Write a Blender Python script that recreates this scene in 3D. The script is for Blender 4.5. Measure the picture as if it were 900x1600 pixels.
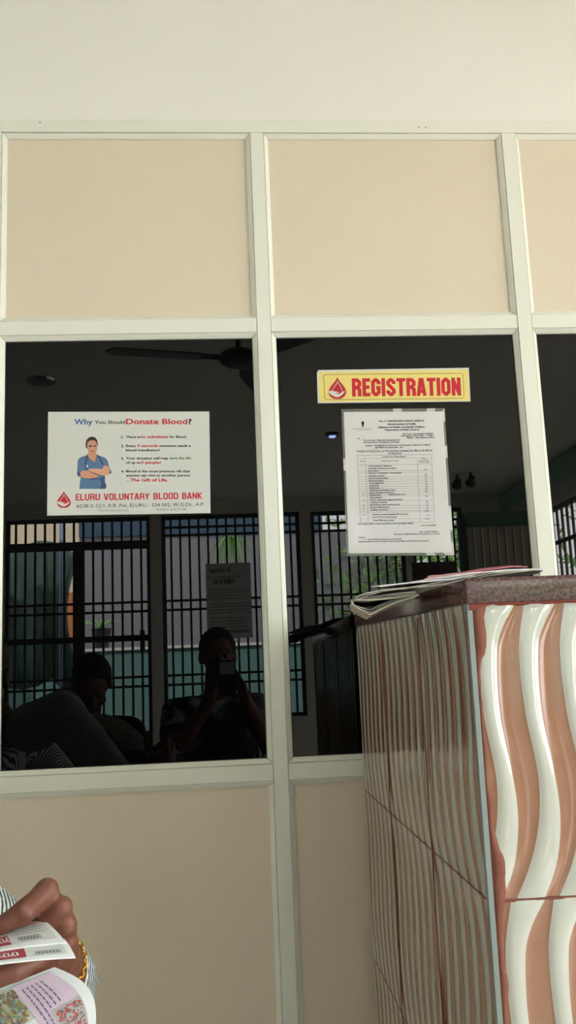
import bpy, bmesh, math, random
from mathutils import Vector, Matrix, noise
random.seed(7)
for o in list(bpy.data.objects):
    bpy.data.objects.remove(o)
SC = bpy.context.scene
COL = SC.collection

# ------------------------------------------------------------------ camera
FPX = 1408.87
CY = -1.85                    # the camera stands 1.85 m from the partition face (y = 0)
CZ = 1.2
YAW, PIT, ROL = 0.0746199, 0.1663734, -0.0413794
def cam_axes():
    cy, sy = math.cos(YAW), math.sin(YAW); cp, sp = math.cos(PIT), math.sin(PIT)
    f = Vector((sy*cp, cy*cp, sp)); r = Vector((cy, -sy, 0)); u = r.cross(f)
    c, s = math.cos(ROL), math.sin(ROL)
    return c*r + s*u, c*u - s*r, f
RX, UP, FW = cam_axes()
cd = bpy.data.cameras.new('camera'); cam = bpy.data.objects.new('camera', cd); COL.objects.link(cam)
cd.sensor_fit = 'VERTICAL'; cd.sensor_height = 24.0; cd.lens = 24.0*FPX/1600.0
cd.clip_start = 0.005; cd.clip_end = 200
m = Matrix((RX, UP, -FW)).transposed().to_4x4(); m.translation = Vector((0, CY, CZ))
cam.matrix_world = m
SC.camera = cam

def W(u, v, y):               # the point on the plane Y = y seen at pixel (u, v)
    d = RX*((u-450)/FPX) - UP*((v-800)/FPX) + FW
    d = d/d.y
    return Vector((0, CY, CZ)) + d*(y-CY)
G = 0.013                     # glass plane
def MV(u, v, y):              # the point at depth y (behind the camera) whose mirror image shows at (u, v)
    p = W(u, v, 2*G - y); return Vector((p.x, y, p.z))
def PD(u, v, depth):
    return W(u, v, CY+depth)

# ------------------------------------------------------------------ light and exposure
world = bpy.data.worlds.new('world'); SC.world = world; world.use_nodes = True
bg = world.node_tree.nodes['Background']
bg.inputs['Color'].default_value = (0.98, 0.97, 0.985, 1); bg.inputs['Strength'].default_value = 8.0
sd = bpy.data.lights.new('sun', 'SUN'); sun = bpy.data.objects.new('sun', sd); COL.objects.link(sun)
sd.energy = 14.0; sd.angle = math.radians(1.5); sd.color = (1.0, 0.97, 0.93)
sun.rotation_euler = Vector((-0.35, -0.55, -0.76)).to_track_quat('-Z', 'Y').to_euler()
sun.location = (4, 4, 8)
def portal(name, loc, direction, sx, sy):
    l = bpy.data.lights.new(name, 'AREA'); o = bpy.data.objects.new(name, l); COL.objects.link(o)
    l.shape = 'RECTANGLE'; l.size = sx; l.size_y = sy; l.cycles.is_portal = True
    o.location = loc; o.rotation_euler = Vector(direction).to_track_quat('-Z', 'Z').to_euler()
SC.view_settings.view_transform = 'Standard'; SC.view_settings.look = 'None'
SC.view_settings.gamma = 1.0; SC.view_settings.exposure = 1.28
SC.view_settings.use_curve_mapping = False
SC.cycles.use_denoising = True
SC.cycles.max_bounces = 14; SC.cycles.diffuse_bounces = 8; SC.cycles.glossy_bounces = 5
SC.cycles.transparent_max_bounces = 12
SC.cycles.sample_clamp_indirect = 12.0

# ------------------------------------------------------------------ materials
def lin(c):
    return tuple((x/12.92 if x <= 0.04045 else ((x+0.055)/1.055)**2.4) for x in (c[0]/255, c[1]/255, c[2]/255))
MATS = {}
def mat(name, rgb, rough=0.5, spec=0.5, metal=0.0, var=0.0, scale=20.0, bump=0.0, bscale=200.0, linear=False, coat=0.0, ior=1.5):
    if name in MATS: return MATS[name]
    M = bpy.data.materials.new(name); M.use_nodes = True; nt = M.node_tree; b = nt.nodes['Principled BSDF']
    c = rgb if linear else lin(rgb)
    b.inputs['Base Color'].default_value = (*c, 1); b.inputs['Roughness'].default_value = rough
    b.inputs['Metallic'].default_value = metal; b.inputs['Specular IOR Level'].default_value = spec
    b.inputs['IOR'].default_value = ior
    if coat: b.inputs['Coat Weight'].default_value = coat; b.inputs['Coat Roughness'].default_value = 0.05
    if var or bump:
        tc = nt.nodes.new('ShaderNodeTexCoord')
    if var:
        n = nt.nodes.new('ShaderNodeTexNoise'); n.inputs['Scale'].default_value = scale; n.inputs['Detail'].default_value = 5
        nt.links.new(tc.outputs['Object'], n.inputs['Vector'])
        mx = nt.nodes.new('ShaderNodeMix'); mx.data_type = 'RGBA'
        mx.inputs[6].default_value = (*[x*(1-var) for x in c], 1); mx.inputs[7].default_value = (*[min(1, x*(1+var)) for x in c], 1)
        nt.links.new(n.outputs['Fac'], mx.inputs[0]); nt.links.new(mx.outputs[2], b.inputs['Base Color'])
    if bump:
        n2 = nt.nodes.new('ShaderNodeTexNoise'); n2.inputs['Scale'].default_value = bscale; n2.inputs['Detail'].default_value = 3
        nt.links.new(tc.outputs['Object'], n2.inputs['Vector'])
        bp = nt.nodes.new('ShaderNodeBump'); bp.inputs['Strength'].default_value = bump; bp.inputs['Distance'].default_value = 0.002
        nt.links.new(n2.outputs['Fac'], bp.inputs['Height']); nt.links.new(bp.outputs['Normal'], b.inputs['Normal'])
    MATS[name] = M
    return M
def stripes(name, c1, c2, freq, direction=(1, 0, 0), distort=1.5, dscale=9.0, lo=0.45, hi=0.55):
    M = bpy.data.materials.new(name); M.use_nodes = True; nt = M.node_tree; b = nt.nodes['Principled BSDF']
    tc = nt.nodes.new('ShaderNodeTexCoord'); mp = nt.nodes.new('ShaderNodeMapping')
    q = Vector(direction).rotation_difference(Vector((1, 0, 0))).to_euler()
    mp.inputs['Rotation'].default_value = q
    w = nt.nodes.new('ShaderNodeTexWave'); w.inputs['Scale'].default_value = freq; w.inputs['Distortion'].default_value = distort
    w.inputs['Detail'].default_value = 1; w.inputs['Detail Scale'].default_value = dscale
    r = nt.nodes.new('ShaderNodeValToRGB'); r.color_ramp.elements[0].position = lo; r.color_ramp.elements[1].position = hi
    r.color_ramp.elements[0].color = (*lin(c1), 1); r.color_ramp.elements[1].color = (*lin(c2), 1)
    nt.links.new(tc.outputs['Object'], mp.inputs['Vector']); nt.links.new(mp.outputs['Vector'], w.inputs['Vector'])
    nt.links.new(w.outputs['Fac'], r.inputs['Fac']); nt.links.new(r.outputs['Color'], b.inputs['Base Color'])
    b.inputs['Roughness'].default_value = 0.9; b.inputs['Specular IOR Level'].default_value = 0.2
    return M
def blotch(name, c1, c2, scale, lo, hi, rough=0.9, spec=0.2, bump=0.0, detail=6, dist=0.8):
    M = bpy.data.materials.new(name); M.use_nodes = True; nt = M.node_tree; b = nt.nodes['Principled BSDF']
    tc = nt.nodes.new('ShaderNodeTexCoord'); n = nt.nodes.new('ShaderNodeTexNoise')
    n.inputs['Scale'].default_value = scale; n.inputs['Detail'].default_value = detail; n.inputs['Distortion'].default_value = dist
    r = nt.nodes.new('ShaderNodeValToRGB'); r.color_ramp.elements[0].position = lo; r.color_ramp.elements[1].position = hi
    r.color_ramp.elements[0].color = (*lin(c1), 1); r.color_ramp.elements[1].color = (*lin(c2), 1)
    nt.links.new(tc.outputs['Object'], n.inputs['Vector']); nt.links.new(n.outputs['Fac'], r.inputs['Fac'])
    nt.links.new(r.outputs['Color'], b.inputs['Base Color'])
    b.inputs['Roughness'].default_value = rough; b.inputs['Specular IOR Level'].default_value = spec
    return M

M_wall = mat('plaster white', (226, 225, 221), 0.75, 0.2, var=0.02, scale=3, bump=0.08, bscale=60)
M_frame = mat('cream powder coated aluminium', (220, 221, 212), 0.38, 0.4, var=0.015, scale=8)
M_panel = mat('beige laminate', (212, 200, 183), 0.5, 0.35, var=0.015, scale=2.5, bump=0.03, bscale=500)
M_gasket = mat('black rubber', (34, 36, 36), 0.6)
M_glass = mat('dark tinted glass', (4, 5, 5), 0.0, 0.3, ior=1.5)
M_white = mat('white board', (200, 201, 198), 0.45, 0.35)
M_paper = mat('white paper', (232, 229, 232), 0.7, 0.2)
M_black = mat('black ink', (28, 28, 30), 0.6, 0.2)
M_grey = mat('grey ink', (120, 120, 122), 0.6, 0.2)
M_red = mat('red print', (190, 34, 52), 0.5, 0.3)
M_redlogo = mat('red logo print', (178, 34, 44), 0.5, 0.3)
M_blue = mat('blue print', (48, 88, 150), 0.5, 0.3)
M_green = mat('green print', (72, 104, 66), 0.5, 0.3)
M_yellow = mat('yellow board', (222, 204, 122), 0.45, 0.35)

# ------------------------------------------------------------------ helpers
def tag(o, label=None, cat=None, group=None, kind=None):
    if label: o['label'] = label
    if cat: o['category'] = cat
    if group: o['group'] = group
    if kind: o['kind'] = kind
    return o
def empty(name, loc=(0, 0, 0), rz=0.0):
    o = bpy.data.objects.new(name, None); COL.objects.link(o); o.location = loc; o.rotation_euler = (0, 0, rz); return o
def world_of(o):
    m = Matrix.LocRotScale(o.location, o.rotation_euler, o.scale)
    return m if o.parent is None else world_of(o.parent) @ o.matrix_parent_inverse @ m
def link_mesh(name, me, mats, parent=None, smooth=False, world=True):
    o = bpy.data.objects.new(name, me); COL.objects.link(o)
    for q in (mats if isinstance(mats, (list, tuple)) else [mats]): me.materials.append(q)
    if smooth:
        for p in me.polygons: p.use_smooth = True
    if parent is not None:
        o.parent = parent
        if world:
            o.matrix_parent_inverse = world_of(parent).inverted()
    return o
def obj(name, bm, mats, parent=None, smooth=False, world=True, sharp=None):
    me = bpy.data.meshes.new(name); bm.normal_update(); bm.to_mesh(me); bm.free()
    o = link_mesh(name, me, mats, parent, smooth, world)
    if smooth and sharp: me.set_sharp_from_angle(angle=math.radians(sharp))
    return o
def box(bm, x0, x1, y0, y1, z0, z1, mi=0, bevel=0.0):
    vs = [bm.verts.new((x, y, z)) for z in (z0, z1) for y in (y0, y1) for x in (x0, x1)]
    fs = [(0, 2, 3, 1), (4, 5, 7, 6), (0, 1, 5, 4), (2, 6, 7, 3), (0, 4, 6, 2), (1, 3, 7, 5)]
    out = []
    for f in fs:
        q = bm.faces.new([vs[i] for i in f]); q.material_index = mi; out.append(q)
    if bevel > 0:
        es = list({e for f in out for e in f.edges})
        bmesh.ops.bevel(bm, geom=es, offset=bevel, segments=2, affect='EDGES', profile=0.6)
    return vs
def bbox_bm(*a, **k):
    bm = bmesh.new(); box(bm, *a, **k); return bm
def basis(d):
    d = d.normalized(); a = Vector((0, 0, 1)) if abs(d.z) < 0.9 else Vector((1, 0, 0))
    x = d.cross(a).normalized(); return x, d.cross(x).normalized()
def tube(bm, pts, r, n=8, caps=True, mi=0, radii=None):
    pts = [Vector(p) for p in pts]; rings = []
    X = None
    for i, p in enumerate(pts):
        d = (pts[min(i+1, len(pts)-1)] - pts[max(i-1, 0)])
        if X is None: X, Y = basis(d)
        else:
            dn = d.normalized(); X = (X - dn*X.dot(dn)).normalized(); Y = dn.cross(X)
        rr = radii[i] if radii else r
        rings.append([bm.verts.new(p + X*math.cos(2*math.pi*k/n)*rr + Y*math.sin(2*math.pi*k/n)*rr) for k in range(n)])
    for a, b in zip(rings[:-1], rings[1:]):
        for k in range(n):
            f = bm.faces.new((a[k], a[(k+1) % n], b[(k+1) % n], b[k])); f.material_index = mi
    if caps:
        bm.faces.new(rings[0][::-1]).material_index = mi; bm.faces.new(rings[-1]).material_index = mi
def sphere(bm, c, r, M3=None, seg=20, rings=14):
    r = r if isinstance(r, (tuple, list)) else (r, r, r); c = Vector(c); M3 = M3 or Matrix.Identity(3)
    P = lambda th, ph: c + M3 @ Vector((r[0]*math.sin(th)*math.cos(ph), r[1]*math.sin(th)*math.sin(ph), r[2]*math.cos(th)))
    top = bm.verts.new(P(0, 0)); bot = bm.verts.new(P(math.pi, 0))
    g = [[bm.verts.new(P(math.pi*j/rings, 2*math.pi*k/seg)) for k in range(seg)] for j in range(1, rings)]
    for k in range(seg):
        n = (k+1) % seg
        bm.faces.new((top, g[0][k], g[0][n])); bm.faces.new((bot, g[-1][n], g[-1][k]))
        for a, b in zip(g[:-1], g[1:]): bm.faces.new((a[k], b[k], b[n], a[n]))
def chain(bm, pts, flat_start=False, flat_end=False, n=20):
    """tapered capsule chain [(point, radius)...]"""
    for i in range(len(pts)-1):
        (p, r), (q, s) = pts[i], pts[i+1]
        p, q = Vector(p), Vector(q)
        tube(bm, [p, q], 0, n=n, radii=[r, s])
    for i, (p, r) in enumerate(pts):
        if (i == 0 and flat_start) or (i == len(pts)-1 and flat_end): continue
        sphere(bm, Vector(p), r)
def loft(bm, secs, rv, fv, n=28):
    """elliptic sections (centre, half width, half depth) along rv / fv"""
    rings = []
    for c, a, b in secs:
        rings.append([bm.verts.new(Vector(c) + rv*(a*math.cos(2*math.pi*k/n)) + fv*(b*math.sin(2*math.pi*k/n))) for k in range(n)])
    for a, b in zip(rings[:-1], rings[1:]):
        for k in range(n): bm.faces.new((a[k], a[(k+1) % n], b[(k+1) % n], b[k]))
    bm.faces.new(rings[0][::-1]); bm.faces.new(rings[-1])
def fused(name, bm, voxel, mats, parent=None, smooth_it=4, rough=0.0, rscale=30):
    """union of the closed pieces in bm as one continuous skin"""
    me = bpy.data.meshes.new(name+'_raw'); bm.to_mesh(me); bm.free()
    o = bpy.data.objects.new(name+'_raw', me); COL.objects.link(o)
    md = o.modifiers.new('r', 'REMESH'); md.mode = 'VOXEL'; md.voxel_size = voxel
    s = o.modifiers.new('s', 'SMOOTH'); s.iterations = smooth_it; s.factor = 0.5
    dg = bpy.context.evaluated_depsgraph_get(); dg.update()
    me2 = bpy.data.meshes.new_from_object(o.evaluated_get(dg))
    bpy.data.objects.remove(o); bpy.data.meshes.remove(me)
    me2.name = name
    if rough:
        nrm = [Vector(v.normal) for v in me2.vertices]
        for v, q in zip(me2.vertices, nrm): v.co = v.co + q*(noise.noise(v.co*rscale)*rough)
    return link_mesh(name, me2, mats, parent, True)

# ------------------------------------------------------------------ lettering
FONT_TMP = bpy.data.curves.new('lettering_source', 'FONT'); FONT_TMP.fill_mode = 'BOTH'
FONT_OBJ = bpy.data.objects.new('lettering_source', FONT_TMP); COL.objects.link(FONT_OBJ)
def font_mesh(s, bold):
    FONT_TMP.body = s; FONT_TMP.size = 1.0; FONT_TMP.offset = bold; FONT_TMP.resolution_u = 2
    me = FONT_OBJ.to_mesh()
    vs = [Vector(v.co) for v in me.vertices]; fs = [tuple(p.vertices) for p in me.polygons]
    FONT_OBJ.to_mesh_clear(); return vs, fs
CAP = None
def put_text(bm, s, P0, P1, upv, cap, bold=0.0, mi=0, slant=0.0):
    """writes s from P0 to P1 (its full width), cap height cap along upv"""
    global CAP
    if CAP is None: CAP = max(v.y for v in font_mesh('H', 0.0)[0])
    vs, fs = font_mesh(s, bold)
    if not vs: return
    x0 = min(v.x for v in vs); x1 = max(v.x for v in vs)
    ax = (P1-P0)/(x1-x0); ay = upv.normalized()*(cap/CAP)
    nv = [bm.verts.new(P0 + ax*(v.x-x0) + (ay + ax.normalized()*slant*ay.length)*v.y) for v in vs]
    for f in fs:
        try: bm.faces.new([nv[i] for i in f]).material_index = mi
        except ValueError: pass
def glyph(ch, w, s):
    h = 10.0; a = s/2; x0, x1, y0, y1, m = a, w-a, a, h-a, 5.1; c = s*0.62; k = s*0.55
    L = {
     'E': [[(x0, 0), (x0, h)], [(x0, y0), (w, y0)], [(x0, m), (w*.9, m)], [(x0, y1), (w, y1)]],
     'I': [[(x0, 0), (x0, h)]],
     'T': [[(w/2, 0), (w/2, h)], [(0, y1), (w, y1)]],
     'L': [[(x0, 0), (x0, h)], [(x0, y0), (w, y0)]],
     'N': [[(x0, 0), (x0, h)], [(x1, 0), (x1, h)], [(x0, h*.98-k), (x1, k)]],
     'A': [[(x0*.8, 0), (w/2-a*.25, h)], [(w-x0*.8, 0), (w/2+a*.25, h)], [(w*.22, 2.6), (w*.78, 2.6)]],
     'V': [[(x0*.8, h), (w/2-a*.25, 0)], [(w-x0*.8, h), (w/2+a*.25, 0)]],
     'Y': [[(x0*.8, h), (w/2, 4.3)], [(w-x0*.8, h), (w/2, 4.3)], [(w/2, 0), (w/2, 4.8)]],
     'U': [[(x0, h), (x0, y0+c), (x0+c, y0), (x1-c, y0), (x1, y0+c), (x1, h)]],
     'O': [[(w/2, y1), (x0+c, y1), (x0, y1-c), (x0, y0+c), (x0+c, y0), (x1-c, y0), (x1, y0+c), (x1, y1-c), (x1-c, y1), (w/2, y1)]],
     'D': [[(x0, 0), (x0, h)], [(x0, y0), (x1-c, y0), (x1, y0+c), (x1, y1-c), (x1-c, y1), (x0, y1)]],
     'B': [[(x0, 0), (x0, h)], [(x0, y0), (x1-c, y0), (x1, y0+c), (x1, m-c), (x1-c*.8, m), (x0, m)], [(x0, m), (x1-c, m), (x1-.2, m+c), (x1-.2, y1-c), (x1-c, y1), (x0, y1)]],
     'R': [[(x0, 0), (x0, h)], [(x0, y1), (x1-c, y1), (x1, y1-c), (x1, m+c), (x1-c, m-.2), (x0, m-.2)], [(x1-c, m-.2), (x1, m-c-.2), (x1, 0)]],
     'K': [[(x0, 0), (x0, h)], [(x0+a*.6, m-.5), (x1, h)], [(x0+a, m+.2), (x1+a*.1, 0)]],
     'G': [[(x1, 6.6), (x1, y1-c), (x1-c, y1), (x0+c, y1), (x0, y1-c), (x0, y0+c), (x0+c, y0), (x1-c, y0), (x1, y0+c), (x1, m-.4), (w*.52, m-.4)]],
     'S': [[(x1, 6.7), (x1, y1-c), (x1-c, y1), (x0+c, y1), (x0, y1-c), (x0, m+c+.5), (x0+c, m+.25), (x1-c, m-.35), (x1, m-c-.6), (x1, y0+c), (x1-c, y0), (x0+c, y0), (x0, y0+c), (x0, 3.2)]],
    }
    return L[ch]
def stroke2d(pts, s):
    """mitred ribbon of width s along pts -> list of quads"""
    P = [Vector((p[0], p[1])) for p in pts]; n = len(P); left, right = [], []
    closed = (P[0]-P[-1]).length < 1e-6
    for i in range(n):
        a = P[i-1] if i > 0 else (P[-2] if closed else None); b = P[i+1] if i < n-1 else (P[1] if closed else None)
        if a is None: t = (b-P[i]).normalized(); nn = Vector((-t.y, t.x)); k = 1
        elif b is None: t = (P[i]-a).normalized(); nn = Vector((-t.y, t.x)); k = 1
        else:
            t1 = (P[i]-a).normalized(); t2 = (b-P[i]).normalized(); n1 = Vector((-t1.y, t1.x)); n2 = Vector((-t2.y, t2.x))
            nn = (n1+n2).normalized(); k = min(1/max(nn.dot(n1), 0.35), 2)
        left.append(P[i]+nn*s/2*k); right.append(P[i]-nn*s/2*k)
    return [(left[i], right[i], right[i+1], left[i+1]) for i in range(n-1)]
def put_glyphs(bm, text, P0, P1, up, w=5.0, s=1.9, gap=0.6, space=2.6, mi=0):
    wid = {'I': s, 'T': w*.94, 'L': w*.86, 'E': w*.84}
    lay = 0
    tot = sum((space if c == ' ' else wid.get(c, w)+gap) for c in text)-gap
    ax = (P1-P0)/tot; ay = up/10.0; x = 0.0
    for c in text:
        if c == ' ': x += space; continue
        for si, st in enumerate(glyph(c, wid.get(c, w), s)):
            for q in stroke2d(st, s):
                vs = [bm.verts.new(P0 + ax*(x+v.x) + ay*min(max(v.y, 0), 10) + Vector((0, -.00003*si, 0))) for v in q]
                try: bm.faces.new(vs).material_index = mi
                except ValueError: pass
        x += wid.get(c, w)+gap
def facing(bm):               # printed faces turned towards the room (-y)
    bm.normal_update()
    for f in bm.faces:
        if f.normal.y > 0: f.normal_flip()
def drop_logo(bm, to, w_mi, r_mi, layer):
    """red drop, white hand under a drop outline; to(x, y, layer) maps the unit square to the board"""
    def poly(pts, mi, l):
        vs = [bm.verts.new(to(x, y, l)) for x, y in pts]; f = bm.faces.new(vs); f.material_index = mi
    half = [(0, 1.0), (.05, .9), (.14, .79), (.28, .66), (.41, .52), (.48, .4), (.5, .31), (.47, .2), (.38, .1), (.22, .02), (0, 0)]
    poly([(-x+.5, y) for x, y in half[::-1]][:-1] + [(x+.5, y) for x, y in half][:-1], r_mi, layer)
    # cupped hand
    poly([(.0, .36), (.14, .38), (.3, .36), (.44, .335), (.58, .31), (.57, .28), (.42, .27), (.38, .25), (.6, .23), (.7, .28), (.8, .33), (.93, .365), (.86, .27), (.74, .17), (.6, .1), (.45, .085), (.3, .12), (.18, .19), (.06, .25)], w_mi, layer+1)
    inner = [(.5, .8), (.55, .72), (.64, .61), (.72, .5), (.77, .41), (.74, .35)]
    inner2 = [(.5, .8), (.46, .7), (.38, .59), (.28, .49), (.23, .41), (.25, .37)]
    for li in (inner, inner2):
        for q in stroke2d(li, 0.03):
            vs = [bm.verts.new(to(v.x, v.y, layer+1)) for v in q]; bm.faces.new(vs).material_index = w_mi

# ================================================================== THE ROOM
XL, XR, YB, ZC = -2.9, 2.72, -6.55, 2.75
def struct(name, bm, m, parent=None, **k):
    o = obj(name, bm, m, parent, **k)
    if parent is None: o['kind'] = 'structure'
    return o
M_floor = mat('floor tile', (222, 218, 212), 0.25, 0.5, var=0.05, scale=6)
M_ceil = mat('ceiling paint', (216, 216, 212), 0.8, 0.2)
M_in = mat('inner wall paint', (206, 204, 198), 0.75, 0.2, var=0.02, scale=3)
M_dkgreen = mat('green trim paint', (88, 122, 100), 0.6, 0.3)
struct('floor', bbox_bm(XL, XR, YB, 0.6, -0.1, 0), M_floor)
struct('ceiling', bbox_bm(XL-.2, XR+.2, YB-.2, 0.6, ZC, ZC+.12), M_ceil)
# plastered wall above the partition
struct('wall_front', bbox_bm(XL, XR, 0.004, 0.16, 2.4065, ZC), M_wall)
struct('wall_left', bbox_bm(XL-.15, XL, YB-.15, 0.6, 0, ZC), M_in)
struct('wall_front_room', bbox_bm(XL, XR, 0.5, 0.6, 0, ZC), M_in)['kind'] = 'structure'

# aluminium partition
PITCH = 0.5762
mull = [(-0.4576-0.030 + k*PITCH, -0.4576 + k*PITCH) for k in range(-4, 6)]
mull = [(a, b) for a, b in mull if a > XL and b < XR]
fix = {0: (0.0882, 0.1174), 1: (0.6635, 0.6946)}
mull = [min(fix.values(), key=lambda q: abs(q[0]-a)) if min(abs(q[0]-a) for q in fix.values()) < .02 else (a, b) for a, b in mull]
ZB1, ZB0, ZT1, ZT0, ZR1, ZR0 = 2.4065, 2.3762, 1.938, 1.9076, 1.0038, 0.9729
tn = [0]
def screws(parent, pts):
    bm = bmesh.new()
    for u, v in pts: p = W(u, v, 0.0); tube(bm, [p, p+Vector((0, -.0006, 0))], .0016, 10)
    obj('screw_heads', bm, mat('screw steel', (120, 116, 104), .5, .5), parent)
def trim(bm, m=M_frame):
    tn[0] += 1; return struct('trim_%d' % tn[0], bm, m)
screws(trim(bbox_bm(XL, XR, 0, 0.05, ZB0+.0006, ZB1, bevel=.001)), ((62.5, 191.5), (654, 198.5), (665, 199)))
for a, b in mull: trim(bbox_bm(a, b, 0, 0.05, 0, ZB0, bevel=.001))
bays = [(mull[i][1], mull[i+1][0]) for i in range(len(mull)-1)]
bays = [(XL, mull[0][0])] + bays + [(mull[-1][1], XR)]
nwin = 0; npan = 0
def bead_ring(x0, x1, z0, z1, parent, name='glazing_bead', w=.011, t=G):
    """mitred slanted beads inside an opening"""
    bm = bmesh.new()
    o = [(x0, z0), (x1, z0), (x1, z1), (x0, z1)]; i = [(x0+w, z0+w), (x1-w, z0+w), (x1-w, z1-w), (x0+w, z1-w)]
    sg = [(1, 1), (-1, 1), (-1, -1), (1, -1)]
    for k in range(4):
        k2 = (k+1) % 4; g = .0006
        e = Vector((o[k2][0]-o[k][0], o[k2][1]-o[k][1])).normalized()*.0005
        prof = [(0.0, 0.006), (0.0007, .0024), (.0022, .0016), (.0095, .0078), (.011, .0094), (.011, t+.001)]
        ring = []
        for wv, y in prof:
            A = (o[k][0]+sg[k][0]*wv + e.x, y, o[k][1]+sg[k][1]*wv + e.y); B = (o[k2][0]+sg[k2][0]*wv - e.x, y, o[k2][1]+sg[k2][1]*wv - e.y)
            ring.append((bm.verts.new(A), bm.verts.new(B)))
        for (a, b), (c, d) in zip(ring[:-1], ring[1:]): bm.faces.new((a, b, d, c))
    bmesh.ops.recalc_face_normals(bm, faces=bm.faces); 
    for f in bm.faces:
        if f.normal.y > 0: f.normal_flip()
    obj(name, bm, M_frame, parent)
for (x0, x1) in bays:
    for zt, zb in ((ZT1, ZT0), (ZR1, ZR0), (0.09, 0.0)):
        trim(bbox_bm(x0+.0008, x1-.0008, 0.0008, 0.05, zb, zt, bevel=.001))
    for kind, z0, z1 in (('p', ZT1, ZB0), ('g', ZR1, ZT0), ('p', 0.09, ZR0)):
        if kind == 'g':
            nwin += 1
            bm = bbox_bm(x0+.002, x1-.002, G, G+.006, z0+.002, z1-.002)
            w = struct('window_%d' % nwin, bm, M_glass)
            bm = bmesh.new(); q = .011
            for a in ((x0+q, x1-q, z1-q-.0022, z1-q), (x0+q, x1-q, z0+q, z0+q+.0016), (x0+q, x0+q+.0016, z0+q, z1-q), (x1-q-.0018, x1-q, z0+q, z1-q)):
                box(bm, a[0], a[1], G-.0015, G+.0005, a[2], a[3])
            obj('gasket', bm, M_gasket, w)
            bead_ring(x0, x1, z0, z1, w)
        else:
            npan += 1
            w = struct('wall_front_panel_%d' % npan, bbox_bm(x0+.002, x1-.002, G, G+.012, z0+.002, z1-.002), M_panel)
            bead_ring(x0, x1, z0, z1, w)

# walls with openings --------------------------------------------------
def holed(name, axis, pos0, pos1, a0, a1, z0, z1, holes, m):
    bm = bmesh.new(); cuts = sorted({a0, a1, *[h[0] for h in holes], *[h[1] for h in holes]})
    for c0, c1 in zip(cuts[:-1], cuts[1:]):
        mid = (c0+c1)/2; hs = sorted([h for h in holes if h[0] < mid < h[1]], key=lambda h: h[2]); z = z0
        segs = []
        for h in hs:
            if h[2] > z: segs.append((z, h[2]))
            z = h[3]
        if z < z1: segs.append((z, z1))
        for s0, s1 in segs:
            if axis == 'x': box(bm, c0, c1, pos0, pos1, s0, s1)
            else: box(bm, pos0, pos1, c0, c1, s0, s1)
    return struct(name, bm, m)
def px(u): return MV(u, 960, YB).x
OPEN = [(px(6), px(236), 0.06, 2.62), (px(254), px(474), 0.72, 2.62), (px(492), px(640), 0.72, 2.62), (px(652), px(734), 0.72, 2.62)]
holed('wall_back', 'x', YB-.15, YB, XL, XR, 0, ZC, OPEN, M_in)
RWIN = [(-5.9, -3.7, 0.85, 2.4), (-3.3, -1.5, 0.85, 2.4), (-1.3, -0.3, 0.85, 2.4)]
holed('wall_right', 'y', XR, XR+.15, YB-.15, 0.6, 0, ZC, RWIN, M_in)
for i, h in enumerate(OPEN):
    portal('daylight back %d' % i, ((h[0]+h[1])/2, YB-.16, (h[2]+h[3])/2), (0, 1, 0), h[1]-h[0], h[3]-h[2])
for i, h in enumerate(RWIN):
    portal('daylight right %d' % i, (XR+.16, (h[0]+h[1])/2, (h[2]+h[3])/2), (-1, 0, 0), h[1]-h[0], h[3]-h[2])
bm = bmesh.new(); box(bm, XR-.03, XR, YB, 0, ZC-.2, ZC-.03); trim(bm, mat('pale green band paint', (150, 190, 164), .6, .3))

M_bar = mat('dark painted steel', (62, 60, 54), 0.5, 0.4)
def grille(name, axis, pos, a0, a1, z0, z1, zs, pitch=0.088, bw=.020, fr=.035):
    bm = bmesh.new(); d0, d1 = pos-.012, pos+.012
    def bx(p0, p1, q0, q1, dd=0.0):
        if axis == 'x': box(bm, p0, p1, d0-dd, d1+dd, q0, q1)
        else: box(bm, d0-dd, d1+dd, p0, p1, q0, q1)
    bx(a0, a0+fr, z0, z1, .01); bx(a1-fr, a1, z0, z1, .01); bx(a0, a1, z0, z0+fr, .008); bx(a0, a1, z1-fr, z1, .008)
    n = max(1, round((a1-a0)/pitch))
    for k in range(1, n): x = a0+(a1-a0)*k/n; bx(x-bw/2, x+bw/2, z0, z1, -.004)
    for z, h in zs: bx(a0, a1, z-h/2, z+h/2)
    return struct(name, bm, M_bar)
pairs = [(1.82, .022), (1.735, .022), (1.135, .022), (1.05, .022), (2.51, .022), (2.435, .022)]
door = grille('door_1', 'x', YB-.06, OPEN[0][0], OPEN[0][1], 0.06, 2.62, [(2.36, .08), (1.49, .055), (1.82, .022), (1.735, .022), (1.135, .022), (1.05, .022), (.5, .3)])
bm = bmesh.new(); xm = px(122); box(bm, xm-.04, xm+.04, YB-.085, YB-.035, .06, 2.4); obj('door_frame', bm, M_bar, door)
bm = bmesh.new(); xh = px(222); box(bm, xh-.02, xh+.02, YB-.04, YB+.03, 1.36, 1.56, bevel=.006); obj('door_handle', bm, M_bar, door)
for k, (h, n) in enumerate(zip(OPEN[1:], (11, 12, 13))): grille('window_%d' % n, 'x', YB-.06, h[0], h[1], h[2], h[3], pairs)
for k, (h, n) in enumerate(zip(RWIN, (14, 15, 16))): grille('window_%d' % n, 'y', XR+.06, h[0], h[1], h[2], h[3], [(2.1, .03), (1.2, .03)], pitch=.11)

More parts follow.
